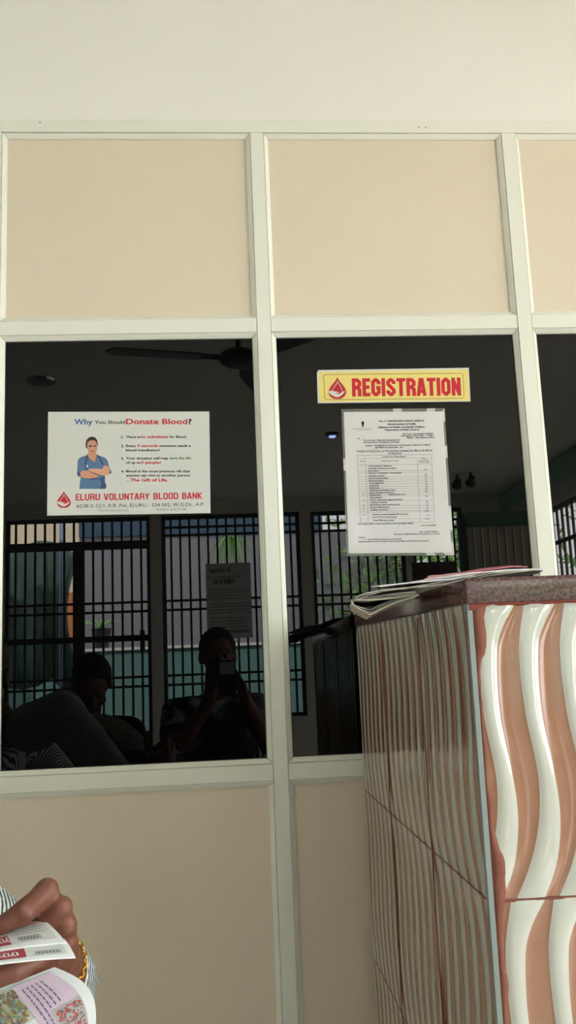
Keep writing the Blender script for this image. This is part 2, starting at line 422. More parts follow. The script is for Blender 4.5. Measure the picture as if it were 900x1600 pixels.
# ================================================================== SIGNS ON THE GLASS
UPV = Vector((0, 0, 1))
def board(parent, name, corners, y_front, thick, m, bevel=0):
    """corners in pixels TL TR BR BL on the plane y_front"""
    bm = bmesh.new(); F = [W(u, v, y_front) for u, v in corners]
    fr = [bm.verts.new(p) for p in F]; bk = [bm.verts.new(p + Vector((0, thick, 0))) for p in F]
    n = len(F)
    bm.faces.new(fr); bm.faces.new(bk[::-1])
    for k in range(n): bm.faces.new((fr[k], bk[k], bk[(k+1) % n], fr[(k+1) % n]))
    bmesh.ops.recalc_face_normals(bm, faces=bm.faces)
    return obj(name, bm, m, parent)
class Sheet:
    """printing on a flat board: pixel positions on its plane"""
    def __init__(s, f, y, tl, bl): s.f, s.y = f, y; a, b = W(*tl, y), W(*bl, y); s.up = (a-b).normalized(); s.bm = bmesh.new()
    def P(s, x, y, l=1): u, v = s.f(x, y); p = W(u, v, s.y); return p + Vector((0, -.00022*l, 0))
    def text(s, t, x0, x1, yb, cap, bold=0.0, mi=0, yb1=None, slant=0.0):
        P0, P1 = s.P(x0, yb), s.P(x1, yb if yb1 is None else yb1)
        c = (s.P(x0, yb-cap)-P0).length
        put_text(s.bm, t, P0, P1, s.up, c, bold, mi, slant)
    def glyphs(self, t, x0, x1, yb, yb1, cap, **k):
        P0, P1 = self.P(x0, yb), self.P(x1, yb1); put_glyphs(self.bm, t, P0, P1, self.up*(self.P(x0, yb-cap)-P0).length, **k)
    def line(s, pts, wd, mi=0, l=1):
        Q = [s.P(x, y, l) for x, y in pts]
        for q in stroke2d([(p.x, p.z) for p in Q], wd):
            s.bm.faces.new([s.bm.verts.new((v.x, Q[0].y, v.y)) for v in q]).material_index = mi
    def poly(s, pts, mi=0, l=1):
        s.bm.faces.new([s.bm.verts.new(s.P(x, y, l)) for x, y in pts]).material_index = mi
    def done(s, name, mats, parent):
        facing(s.bm); return obj(name, s.bm, mats, parent)

# --- donate blood board
yS = G-.0045
sg = empty('information_board', W(201, 805, G))
tag(sg, 'white blood donation board with crossed-arm nurse picture on left dark pane', 'sign')
board(sg, 'panel', [(75.2, 643.6), (327, 642.9), (328.9, 801.6), (73.6, 805.6)], yS, .0035, M_white)
f1 = lambda x, y: (60+x/3.2143, 630+y/3.2143)
S = Sheet(f1, yS, (75.2, 643.6), (73.6, 805.6))
K, R_, B_, GN, GR = 0, 1, 2, 3, 4
S.text('Why', 180, 272, 107, 27, .022, B_); S.text('You Should', 283, 436, 104, 17, .016, K)
S.text('Donate Blood', 440, 748, 105, 26, .024, R_); S.text('?', 752, 771, 105, 26, .02, K)
b1 = .03
S.text('1.', 416, 430, 176, 11, b1); S.text('There is', 440, 510, 175, 11, b1); S.text('no substitute', 513, 652, 175, 13, b1, R_); S.text('for Blood.', 659, 745, 174, 11, b1)
S.text('2.', 416, 430, 221, 11, b1); S.text('Every', 440, 490, 220, 11, b1); S.text('3 seconds', 497, 600, 220, 13, b1, R_); S.text('someone needs a', 607, 765, 219, 11, b1)
S.text('blood transfusion!', 440, 608, 241, 11, b1)
S.text('3.', 416, 430, 283, 11, b1); S.text('Your donation will help', 440, 652, 282, 11, b1); S.text('save the life', 659, 767, 281, 11, b1, GN)
S.text('of up to', 440, 514, 304, 11, b1); S.text('3 people!', 516, 615, 304, 13, b1, R_)
S.text('4.', 416, 430, 348, 11, b1); S.text('Blood is the most precious gift that', 440, 762, 347, 11, b1)
S.text('anyone can give to another person', 441, 762, 368, 11, b1); S.line([(442, 391), (460, 391)], .0006, K); S.text('The Gift of Life.', 462, 650, 393, 15, b1, R_)
S.glyphs('ELURU VOLUNTARY BLOOD BANK', 187, 823, 489, 480.5, 33, w=6.0, s=1.75, gap=.85, space=4.2, mi=R_)
S.text('#23B-2-12/1, R.R. Pet, ELURU - 534 002, W.G.Dt., A.P.', 190, 834, 525, 17, .0, K, yb1=516)
S.text('949150778', 590, 742, 542, 13, -.004, GR, yb1=539, slant=.15)
random.seed(3)
x = 300
while x < 452:                                   # the pen line beside the address
    S.line([(x, 545-random.random()*4), (x+3, 532+random.random()*5), (x+8, 541), (x+5, 546), (x+11, 533+random.random()*4)], .0005, GR); x += 9.5
S.done('lettering', [M_black, M_red, M_blue, M_green, M_grey], sg)
def logo(parent, f, y, x0, y0, x1, y1, tilt=0.0):
    bm = bmesh.new()
    def to(a, b, l): u, v = f(x0+(x1-x0)*a, y1+(y0-y1)*b + tilt*a); p = W(u, v, y); return p + Vector((0, -.00022*l, 0))
    drop_logo(bm, to, 1, 0, 1); facing(bm); return obj('drop_emblem', bm, [M_redlogo, M_white], parent)
logo(sg, f1, yS, 93, 441, 163, 526)
# the printed nurse
f2 = lambda x, y: (100+x/10.0, 670+y/10.0)
N = Sheet(f2, yS, (75.2, 643.6), (73.6, 805.6))
SK, HR, SB, SD, SL, LP = 0, 1, 2, 3, 4, 5
N.poly([(240, 938), (250, 830), (268, 745), (225, 745), (205, 720), (210, 590), (215, 490), (250, 450), (365, 408), (440, 500), (515, 408), (640, 450), (685, 500), (705, 590), (745, 680), (715, 705), (640, 730), (640, 830), (665, 890), (650, 938)], SB, 1)
N.poly([(360, 415), (380, 370), (500, 370), (515, 415), (495, 470), (480, 520), (430, 490)], SK, 2)
N.poly([(355, 200), (420, 165), (500, 185), (528, 260), (520, 310), (505, 360), (470, 398), (420, 398), (385, 360), (362, 310)], SK, 3)
N.poly([(345, 305), (340, 240), (350, 180), (390, 135), (440, 122), (490, 138), (520, 180), (530, 250), (522, 265), (500, 200), (470, 178), (410, 185), (375, 205), (362, 260), (360, 310)], HR, 4)
N.poly([(390, 268), (412, 258), (440, 268), (438, 284), (395, 284)], LP, 5); N.poly([(462, 268), (480, 256), (502, 264), (498, 280), (464, 282)], LP, 5)
N.poly([(420, 352), (445, 348), (474, 354), (448, 364)], LP, 5); N.poly([(444, 285), (456, 285), (462, 322), (440, 324)], SL, 5)
N.poly([(205, 720), (210, 660), (262, 690), (268, 745), (230, 748)], SD, 2); N.poly([(690, 600), (748, 680), (715, 706), (690, 660)], SD, 2)
N.poly([(270, 765), (560, 775), (640, 735), (640, 830), (660, 890), (650, 938), (560, 938), (590, 840), (560, 790), (400, 800)], SD, 2)
N.poly([(250, 690), (285, 655), (360, 655), (440, 690), (560, 735), (490, 765), (390, 782), (310, 772), (265, 740)], SK, 4)
N.poly([(365, 645), (430, 622), (600, 628), (620, 585), (655, 568), (700, 598), (722, 660), (700, 715), (640, 738), (560, 720), (440, 680)], SL, 5)
N.line([(430, 682), (500, 710), (570, 735)], .0009, LP, 6)
N.line([(372, 408), (352, 480), (335, 560), (352, 640)], .0022, LP, 5); N.line([(515, 408), (560, 450), (590, 520), (610, 560)], .0022, LP, 5)
N.poly([(345, 580), (365, 560), (382, 590), (362, 610)], 6, 6)
N.done('nurse_picture', [mat('print skin', (196, 140, 112), .5), mat('print hair', (48, 42, 40), .5), mat('print scrubs', (78, 112, 150), .5), mat('print scrubs fold', (52, 74, 118), .5), mat('print skin pale', (206, 152, 124), .5), mat('print dark line', (58, 44, 52), .5), M_white], sg)

# --- registration plate
rg = empty('registration_sign', W(615, 630, G))
tag(rg, 'yellow and red REGISTRATION plate with drop emblem on middle dark pane', 'sign')
yR = G-.0045
board(rg, 'panel', [(497.5, 578.3), (732.5, 574.6), (735.2, 627.2), (496.6, 629.8), (495.2, 582)], yR, .0035, M_white)
f3 = lambda x, y: (480+x/3.4615, 570+y/3.4615)
S = Sheet(f3, yR, (496, 580), (497, 630))
S.poly([(70, 40), (868, 27), (877, 193), (66, 201), (62, 44)], 0, 1)
fr = [(100, 53), (832, 46), (843, 55), (848, 172), (840, 182), (105, 190), (95, 181), (89, 62), (100, 53)]
S.line(fr, .0009, 2, 2)
P0, P1 = S.P(243, 172, 2), S.P(833, 166.5, 2); put_glyphs(S.bm, 'REGISTRATION', P0, P1, S.up*(S.P(243, 74)-S.P(243, 172)).length, w=5.0, s=1.95, gap=.5, mi=1)
S.done('lettering', [M_yellow, M_red, M_black], rg)
logo(rg, f3, yR-.0004, 115, 66, 211, 186, -1)

# --- laminated notice
M_lam = bpy.data.materials.new('clear laminate'); M_lam.use_nodes = True
nt = M_lam.node_tree; nt.nodes.remove(nt.nodes['Principled BSDF']); out = nt.nodes['Material Output']
tr = nt.nodes.new('ShaderNodeBsdfTransparent'); gl = nt.nodes.new('ShaderNodeBsdfGlossy'); gl.inputs['Roughness'].default_value = 0.06
fz = nt.nodes.new('ShaderNodeFresnel'); fz.inputs['IOR'].default_value = 1.25; mx = nt.nodes.new('ShaderNodeMixShader')
tcn = nt.nodes.new('ShaderNodeTexCoord'); ns = nt.nodes.new('ShaderNodeTexNoise'); ns.inputs['Scale'].default_value = 14; bp = nt.nodes.new('ShaderNodeBump'); bp.inputs['Strength'].default_value = .25; bp.inputs['Distance'].default_value = .004
nt.links.new(tcn.outputs['Object'], ns.inputs['Vector']); nt.links.new(ns.outputs['Fac'], bp.inputs['Height']); nt.links.new(bp.outputs['Normal'], gl.inputs['Normal'])
nt.links.new(fz.outputs[0], mx.inputs[0]); nt.links.new(tr.outputs[0], mx.inputs[1]); nt.links.new(gl.outputs[0], mx.inputs[2]); nt.links.new(mx.outputs[0], out.inputs['Surface'])
M_lamedge = mat('milky laminate edge', (150, 154, 150), .15, .5, var=.5, scale=22)
nc = empty('laminated_notice', W(620, 868, G))
tag(nc, 'laminated white notice with a charges table taped below the yellow plate', 'notice')
yN = G-.002
board(nc, 'paper', [(537, 643.7), (691.8, 642.8), (705.3, 863.2), (545, 864.7)], yN, .0006, M_paper)
S = Sheet(f3, yN, (537, 643.7), (545, 864.7))
T = [('No., S. 12016/01/2012-NACO (NBTC)', 388, 632, 308, 306, .03), ('Government of India', 433, 588, 325, 323, .035), ('Ministry of Health and Family Welfare', 386, 635, 342, 339, .035), ('Department of AIDS Control', 420, 605, 356, 354, .035),
     ('9th floor, Chandralok Building,', 517, 685, 378, 375, .01), ('36 Janpath, New Delhi - 110001,', 508, 685, 388, 385, .01), ('Dated : 12th February 2014', 540, 688, 398, 396, .02),
     ('To', 272, 286, 403, 402, .01), ('The Director / Member Secretaries of', 302, 502, 412, 410, .01), ('All State Blood Transfusion Councils', 302, 497, 423, 421, .01),
     ('Subject : Guidelines for Recovery of Processing Charges for Blood', 316, 665, 441, 436, .01), ('and Blood Components - reg.', 367, 520, 451, 449, .01)]
for t, x0, x1, y0, y1, b in T: S.text(t, x0, x1, y0, 7.2, b+.02, 0, y1)
S.text('Details of Recovery of Processing Charges for Blood & Blood', 268, 675, 471, 8, .02, 0, 466, slant=.25); S.line([(268, 474), (675, 468)], .0003)
S.text('Component', 436, 510, 482, 8, .02, 0, 481, slant=.25); S.line([(436, 485), (510, 484)], .0003)
f4 = lambda u, v: (u, v)
S2 = Sheet(f4, yN, (537, 643.7), (545, 864.7)); S.f = f4
lw = .00045
def tx(fr, v):                                   # table columns drift to the right further down
    return fr + (v-711)*0.048
for v in (711.6, 716.5, 726.7, 736.0, 738.9, 745.7, 749.4, 752.8, 756.5, 760.4, 764, 767.9, 771.8, 775.2, 783.0, 790.6, 794.6, 798.6, 800.8, 811.0, 817.2):
    S.line([(tx(558.2, v), v), (tx(674, v), v-1.3)], lw if v in (711.6, 817.2) else .00032)
for fr, v0 in ((558.2, 711.6), (570.4, 716.5), (651.5, 716.5), (674, 711.6)):
    S.line([(tx(fr, v0), v0), (tx(fr, 817.2), 817.2 if fr < 600 else 816)], lw)
def row(t, u0, u1, v, cap=2.0, b=.03): S.text(t, tx(u0, v), tx(u1, v), v, cap, b, 0, v-(u1-u0)*.011)
row('Costing for Whole Blood', 597.5, 634, 714.6, 1.8, .03); row('S.No.', 562, 569, 721.5, 1.5, .03); row('Assessment of cost', 595, 622, 720.8, 1.5, .03)
row('Whole', 658, 665.5, 717.7, 1.4, .03); row('Blood Unit', 655, 670, 720.6, 1.4, .03); row('Recommended', 654.5, 671, 723.4, 1.4, .03)
rows = [('Consumables / Material', 574.5, 611, 729.3), ('(including Stationery & IEC)', 574.5, 618, 733.1), ('Blood Bags', 574.5, 591, 736.9), ('Kits for Transfusion Transmitted', 574.5, 625.5, 740.3), ('infection testing', 574.5, 600, 744.6),
        ('Donor Haemoglobin', 574.5, 604.5, 748.4), ('Blood Grouping', 574.5, 598, 752.1), ('Cross Matching', 574.5, 598, 755.8), ('Chemicals', 574.5, 590, 759.6), ('Stationery', 574.5, 590.5, 763.3), ('Glassware and plastic ware', 574.5, 615.5, 766.9),
        ('Salary (human resource)', 574.5, 612, 770.8), ('Equipments', 574.5, 592.5, 774.4), ('maintenance and', 604, 630.5, 773.5), ('depreciation', 574.5, 594, 778.3), ('Power (electrical supply including', 574.5, 626, 782.0), ('generator backup)', 574.5, 601.5, 786.0),
        ('Biomedical waste management', 574.5, 621, 789.6), ('Donor Refreshment', 574.5, 604, 793.6), ('Quality Assurance', 574.5, 602.5, 797.6), ('Wastage at approximately 5% for whole', 577, 633.5, 804.8), ('blood, 7% for Components)', 577, 615, 808.9), ('Total Effective Cost', 577, 610.5, 814.2)]
for t, a, b, v in rows: row(t, a, b, v)
for t, v in (('1.', 729.3), ('2.', 771), ('3.', 774.5), ('4.', 782), ('5.', 789.6), ('6.', 793.6), ('7.', 797.6), ('8.', 805)): row(t, 563.5, 566, v, 1.7, .02)
for t, u0, v in (('60', 662, 735.3), ('200', 660.5, 743.2), ('50', 662, 747), ('75', 662, 750.7), ('75', 662, 754.3), ('25', 662, 758.1), ('50', 662, 761.8), ('50', 662, 765.5), ('300', 660.5, 769.3), ('80', 662, 776.9), ('60', 662, 784.4), ('25', 662, 788.1), ('50', 662, 792), ('25', 662, 796), ('1380', 658.5, 799.6), ('70', 662, 807.2), ('1450', 658.5, 812.6)):
    row(t, u0, u0+1.8*len(t), v-.7, 1.8, .012)
S.text('The order will be come into force with immediate effect.', 559, 646.7, 819.9, 2.0, .03, 0, 818.6)
S.text('Yours sincerely,', 657, 681.7, 822, 2.0, .03, 0, 821.5); S.text('(Dr. Shobini Rajan)', 656, 684.5, 831.8, 2.0, .03, 0, 831.4)
S.text('Director, National Blood Transfusion Council', 615.5, 686.5, 835.8, 2.0, .03, 0, 834.8); S.text('Copy to', 560, 571, 840.6, 2.0, .03, 0, 840.4)
S.text('1.   The Project Directors of all SACS', 568.5, 627.3, 843.9, 2.0, .03, 0, 843.2); S.text('State Guidelines of Processing Charges for Blood & Blood Components', 560, 670.3, 847.4, 2.0, .03, 0, 845.8)
# small pillar emblem
S.poly([(564.6, 662), (564.9, 659.6), (566, 658.3), (567.6, 658.3), (568.7, 659.6), (569, 662), (568, 663.4), (568.3, 666.3), (565.3, 666.3), (565.6, 663.4)]); S.line([(564, 667), (569.6, 667)], .0006)
S.text('Ministry of Health and Family Welfare', 551, 582, 670.2, 1.1, .01); S.text('Government of India', 558, 576, 672.3, 1.0, .01)
S.done('lettering', [M_black], nc)
bm = bmesh.new()
C4 = [(533.4, 639.3), (694.4, 637.9), (709.7, 867.4), (542, 869)]
def q4(s, t): 
    a = (C4[0][0]*(1-s)+C4[1][0]*s, C4[0][1]*(1-s)+C4[1][1]*s); b = (C4[3][0]*(1-s)+C4[2][0]*s, C4[3][1]*(1-s)+C4[2][1]*s)
    return a[0]*(1-t)+b[0]*t, a[1]*(1-t)+b[1]*t
NG = 24; gv = []
for j in range(NG+1):
    rw = []
    for i in range(NG+1):
        s, t = i/NG, j/NG; u, v = q4(s, t); e = max(0, (t-.93)/.07)
        rw.append(bm.verts.new(W(u, v, yN-.0012) + Vector((0, -.0035*e*e*(.6+.4*math.sin(s*9)), 0))))
    gv.append(rw)
for j in range(NG):
    for i in range(NG): bm.faces.new((gv[j][i], gv[j+1][i], gv[j+1][i+1], gv[j][i+1]))
facing(bm); obj('laminate_film', bm, M_lam, nc, smooth=True)
M_lamclear = bpy.data.materials.new('hazy laminate margin'); M_lamclear.use_nodes = True
nt = M_lamclear.node_tree; pb_ = nt.nodes['Principled BSDF']; pb_.inputs['Base Color'].default_value = (.42, .43, .42, 1); pb_.inputs['Roughness'].default_value = .15; pb_.inputs['Alpha'].default_value = .45
M_lamedge = mat('white tape on laminate', (205, 205, 202), .3, .4)
Pc = [(537, 643.7), (691.8, 642.8), (705.3, 863.2), (545, 864.7)]
bm = bmesh.new(); rnd = random.Random(11)
for k in range(4):
    k2 = (k+1) % 4; n = 12
    for i in range(n):
        q = [(C4[k], C4[k2], i/n), (C4[k], C4[k2], (i+1)/n), (Pc[k], Pc[k2], (i+1)/n), (Pc[k], Pc[k2], i/n)]
        f = bm.faces.new([bm.verts.new(W(a[0]+(b[0]-a[0])*t, a[1]+(b[1]-a[1])*t, yN+.0003)) for a, b, t in q]); f.material_index = 1 if rnd.random() < .22 else 0
facing(bm); obj('laminate_rim', bm, [M_lamclear, M_lamedge], nc)

# ================================================================== THE TILED COUNTER
X0, YN, YF = 0.2677, CY+0.981, -0.012           # left face, near face, far end
ZTOP = lambda y: 1.257 + (y-YN)/(YF-YN)*0.011
ROW = 0.3115
def ctrl(t, pts):                                # smooth (Catmull-Rom) edge of a wave
    n = len(pts)
    for i in range(n-1):
        if t <= pts[i+1][0] or i == n-2:
            (a, va), (b, vb) = pts[i], pts[i+1]; k = (t-a)/(b-a)
            ma = (vb-pts[i-1][1])/(b-pts[i-1][0])*(b-a) if i > 0 else (vb-va)
            mb = (pts[i+2][1]-va)/(pts[i+2][0]-a)*(b-a) if i < n-2 else (vb-va)
            return (2*k**3-3*k*k+1)*va + (k**3-2*k*k+k)*ma + (-2*k**3+3*k*k)*vb + (k**3-k*k)*mb
Lc = [(0, 762), (.16, 748), (.38, 749), (.59, 761), (.7, 760), (.8, 752), (.9, 736), (1.0, 713)]
Rc = [(0, 815), (.08, 792), (.16, 779), (.38, 775), (.59, 787), (.7, 791), (.8, 788), (.9, 778), (1.0, 757)]
PX = 0.000696; PER = 66*PX
M_tw = mat('white glazed wave', (180, 182, 174), 0.07, 0.5, var=0.04, scale=25)
M_tb = mat('brown glazed wave', (146, 106, 85), 0.09, 0.5, var=0.14, scale=45)
M_grout = mat('red cement grout', (118, 74, 62), 0.85, 0.2, var=0.25, scale=60, bump=.5, bscale=300)
M_tedge = mat('grey tile edge', (128, 138, 138), 0.5, 0.3)
M_granite = blotch('dark red granite', (58, 34, 34), (112, 78, 76), 260, .40, .68, rough=.16, spec=.5, detail=8, dist=.2)
counter = empty('reception_counter', (X0, YN, 0))
tag(counter, 'tall reception counter clad in white and brown wavy tiles under a granite top', 'counter')
def wave_face(name, length, place, phase, amp, pw):
    """relief of white ridges and brown hollows; place(a, z, h) puts distance-along a, height z, relief h"""
    bm = bmesh.new(); nb = 8; rowsN = 4; per_row = 48
    k0 = -1; k1 = int(length/PER)+2
    for r in range(rowsN):
        prev = None; ztop = 1.2568 - r*ROW; off = [0.0, 9.0, 3.0, 6.0][r]*PX*0.8 + phase
        for j in range(per_row+1):
            t = j/per_row; z = ztop - t*(ROW-.0022)
            if z < 0.0: break
            L = (ctrl(t, Lc)-737)*PX + off; Rr = (ctrl(t, Rc)-737)*PX + off
            cur = []
            for k in range(k0, k1):
                bw = [(L + k*PER + (Rr-L)*i/nb, (1-abs(2*i/nb-1)**pw)*amp, 0) for i in range(nb)]
                n2 = (L+PER-Rr)
                bb = [(Rr + k*PER + n2*i/nb, -.5*amp*(1-abs(2*i/nb-1)**pw), 1) for i in range(nb)]
                cur += bw + bb
            vs = []
            for a, h, mi in cur:
                a = min(max(a, 0.0), length)
                edge = min(1.0, (z-(ztop-ROW+.0022))/.004, (ztop-z)/.004+.35)
                vs.append((bm.verts.new(place(a, z, h*max(.3, edge))), mi, a))
            if prev:
                for i in range(len(vs)-1):
                    if vs[i][2] >= length or vs[i+1][2] <= 0: continue
                    if vs[i+1][2]-vs[i][2] < 1e-7 and prev[i+1][2]-prev[i][2] < 1e-7: continue
                    f = bm.faces.new((prev[i][0], vs[i][0], vs[i+1][0], prev[i+1][0])); f.material_index = vs[i][1]
            prev = vs
    loose = [v for v in bm.verts if not v.link_faces]
    bmesh.ops.delete(bm, geom=loose, context='VERTS')
    return bm
CW = 0.95
TH = 0.008
bm = wave_face('front', CW, lambda a, z, h: (X0+a, YN-h, z + 0.0), 0.0, .0021, 2.2)
for f in bm.faces:
    f.normal_update()
    if f.normal.y > 0: f.normal_flip()
obj('front_tiling', bm, [M_tw, M_tb], counter, smooth=True)
LEN = YF-YN
bm = wave_face('side', LEN, lambda a, z, h: (X0-h, YN+a, z + (a/LEN*.011 if z > 1.0 else 0)*(z-.9455)/.3115), 0.012, .0012, 3)
for f in bm.faces:
    f.normal_update()
    if f.normal.x > 0: f.normal_flip()
obj('side_tiling', bm, [M_tw, M_tb], counter, smooth=True)
obj('masonry_core', bbox_bm(X0+.003, X0+CW, YN+.003, YF, 0, 1.255), M_grout, counter)
# grout lines, cement smeared down the corner, cut tile edge
bm = bmesh.new()
for r in range(1, 5):
    z = 1.2568-ROW*r
    if z < 0: break
    n = 60
    for k in range(n):
        a, b = CW*k/n, CW*(k+1)/n; w = .0012+.0011*abs(noise.noise(Vector((a*40, r, 0)))); h = .0004+.0007*abs(noise.noise(Vector((a*70, r, 3))))
        box(bm, X0+a, X0+b, YN-h, YN+.004, z+.0008-w, z+.0008+w)
    for k in range(n):
        a, b = LEN*k/n, LEN*(k+1)/n; w = .0012+.0006*abs(noise.noise(Vector((a*40, r, 9))))
        box(bm, X0-.0004, X0+.004, YN+a, YN+b, z-w+.0006, z+w)
for yj in (YN+.262, YN+.262+.305):
    box(bm, X0-.0022, X0+.002, yj-.0011, yj+.0011, 0, 1.255)
obj('grout_lines', bm, M_grout, counter)
bm = bmesh.new(); n = 160; prev = None
for k in range(n+1):
    z = 1.2568*(1-k/n); d = 1.2568-z
    w = .0075 + .004*noise.noise(Vector((0, 0, z*26))) + .0018*noise.noise(Vector((1, 0, z*120)))
    w += .010*math.exp(-((d-.0)/.012)**2) + .009*math.exp(-((d-.035)/.03)**2) + .010*math.exp(-((d-.275)/.022)**2) + .006*math.exp(-((d-.31)/.02)**2)
    if .06 < d < .2: w *= .6
    h = .0040+.0012*noise.noise(Vector((2, 0, z*60)))
    cur = [bm.verts.new(p) for p in ((X0+.0035, YN+.003, z), (X0+.0035, YN-h, z), (X0+.0035+w*.55, YN-h*1.15, z), (X0+.0035+w, YN-.0002, z), (X0+.0035+w, YN+.003, z))]
    if prev:
        for i in range(4): bm.faces.new((prev[i], cur[i], cur[i+1], prev[i+1]))
    prev = cur
bmesh.ops.recalc_face_normals(bm, faces=bm.faces)
obj('corner_cement', bm, M_grout, counter, smooth=True)
obj('cut_tile_edge', bbox_bm(X0-.0024, X0+.0036, YN-.0042, YN+.004, 0, 1.2568, bevel=.0006), M_tedge, counter)
# granite slab, following the slight rise of the counter to the wall
bm = bmesh.new(); gx0, gx1, gy0, gy1 = X0-.004, X0+CW, YN-.008, YF
vs = box(bm, gx0, gx1, gy0, gy1, 0, .0285)
for v in bm.verts: v.co.z += ZTOP(v.co.y)-.001
es = [e for e in bm.edges]
bmesh.ops.bevel(bm, geom=es, offset=.0035, segments=3, affect='EDGES', profile=.6)
obj('granite_top', bm, M_granite, counter, smooth=True, sharp=50)
bm = bmesh.new(); n = 240; prev = None            # red cement squeezed out below the slab
for k in range(n+1):
    a = CW*k/n; h = .0028+.0022*noise.noise(Vector((a*60, 0, 0)))+.001*noise.noise(Vector((a*200, 3, 0))) + .007*math.exp(-(a/.012)**2); d = .0058+.0012*noise.noise(Vector((a*90, 5, 0)))
    zt_ = ZTOP(YN)-.0006
    cur = [bm.verts.new(p) for p in ((X0+a, YN+.002, zt_), (X0+a, YN-d, zt_), (X0+a, YN-d*.9, zt_-h*.6), (X0+a, YN-.0015, zt_-h), (X0+a, YN+.002, zt_-h))]
    if prev:
        for i in range(4): bm.faces.new((prev[i], prev[i+1], cur[i+1], cur[i]))
    prev = cur
bmesh.ops.recalc_face_normals(bm, faces=bm.faces)
obj('slab_bedding', bm, mat('dark red cement', (124, 62, 54), .85, .2, var=.25, scale=70, bump=.4, bscale=300), counter, smooth=True)

# --- newspaper and magazine on the slab
M_news = blotch('newsprint', (150, 146, 140), (205, 202, 196), 55, .35, .6, rough=.8)
M_newsedge = mat('newsprint fold', (188, 180, 166), .8, .2, var=.25, scale=60)
def sheet_pile(name, mats, parent, prof_list, y_at, th, miof):
    """profiles (list of (x, z)) swept along y; thin closed shells"""
    bm = bmesh.new()
    for li, (prof, ya, yb, skew, lift) in enumerate(prof_list):
        rings = []
        for s in range(9):
            k = s/8; y = ya+(yb-ya)*k; rr = []
            up = []; dn = []
            for i, (x, z) in enumerate(prof):
                zz = z + .0012*math.sin(k*7+li+x*40) + lift*k
                j = min(i+1, len(prof)-1); h = max(j-1, 0); tx_, tz_ = prof[j][0]-prof[h][0], prof[j][1]-prof[h][1]; l = math.hypot(tx_, tz_) or 1
                nx, nz = -tz_/l, tx_/l
                up.append((x+skew*k+nx*th/2, y, zz+nz*th/2)); dn.append((x+skew*k-nx*th/2, y, zz-nz*th/2))
            rings.append([bm.verts.new(p) for p in up + dn[::-1]])
        m_ = len(rings[0])
        for a, b in zip(rings[:-1], rings[1:]):
            for i in range(m_):
                f = bm.faces.new((a[i], a[(i+1) % m_], b[(i+1) % m_], b[i])); f.material_index = miof(li)
        bm.faces.new(rings[0][::-1]).material_index = miof(li); bm.faces.new(rings[-1]).material_index = miof(li)
    bmesh.ops.recalc_face_normals(bm, faces=bm.faces)
    return obj(name, bm, mats, parent, smooth=True, sharp=40)
YP0 = CY+1.05
def fp(pts, dz=0.0, dx=0.0, y=YP0): return [(W(u, v, y).x+dx, W(u, v, y).z+dz) for u, v in pts]
ZG = ZTOP(YP0)+.028
news = empty('newspaper', (0.25, YP0, ZG)); tag(news, 'folded grey newspaper hanging over the left edge of the granite top', 'newspaper')
pf = []
for li, dz in enumerate((0.0, .0016, .0032)):     # upper leaves and the turned-in fold below them
    pf.append((fp([(836, 889), (760, 897), (700, 909), (640, 917), (600, 922), (572, 929), (556, 935)], dz-.002), YP0+.003*li, CY+1.28, .035, .004))
for li in range(4):
    g = li*1.6
    pf.append((fp([(650, 929-g), (610, 934-g), (575, 938-g), (556, 937-g*.3), (548+g, 938), (549+g, 945-g*.3), (560+g, 952-g*.8), (577, 960-g*1.5), (584-g*.3, 957-g), (596, 950-g), (622, 939-g*.6), (654, 930-g*.3)]), YP0-.006+.004*li, CY+1.24, .026, .004))
sheet_pile('pages', [M_news, M_newsedge], news, pf, None, .0007, lambda li: li % 2)
mag = empty('magazine', (0.36, YP0, ZG+.02)); tag(mag, 'pink covered magazine lying on the folded newspaper', 'magazine')
M_pink = mat('pink magazine cover', (196, 112, 128), .35, .5, var=.18, scale=30); M_lilac = mat('pale magazine pages', (214, 210, 216), .5, .3, var=.04, scale=80)
mp = [(fp([(596-4*li, 917-1.2*li), (640, 911-1.2*li), (690, 905-1.3*li), (740, 899-1.6*li), (800, 892-2*li), (852+2*li, 890-1.6*li)], .0), YP0+.008+.004*li, CY+1.28, .055, .0125) for li in range(4)]
sheet_pile('pages', [M_lilac], mag, mp, None, .0009, lambda li: 0)
sheet_pile('cover', [M_pink], mag, [(fp([(672, 900), (716, 895), (770, 887), (815, 882.5), (838, 882)], .0), YP0+.03, CY+1.28, .055, .021)], None, .0008, lambda li: 0)

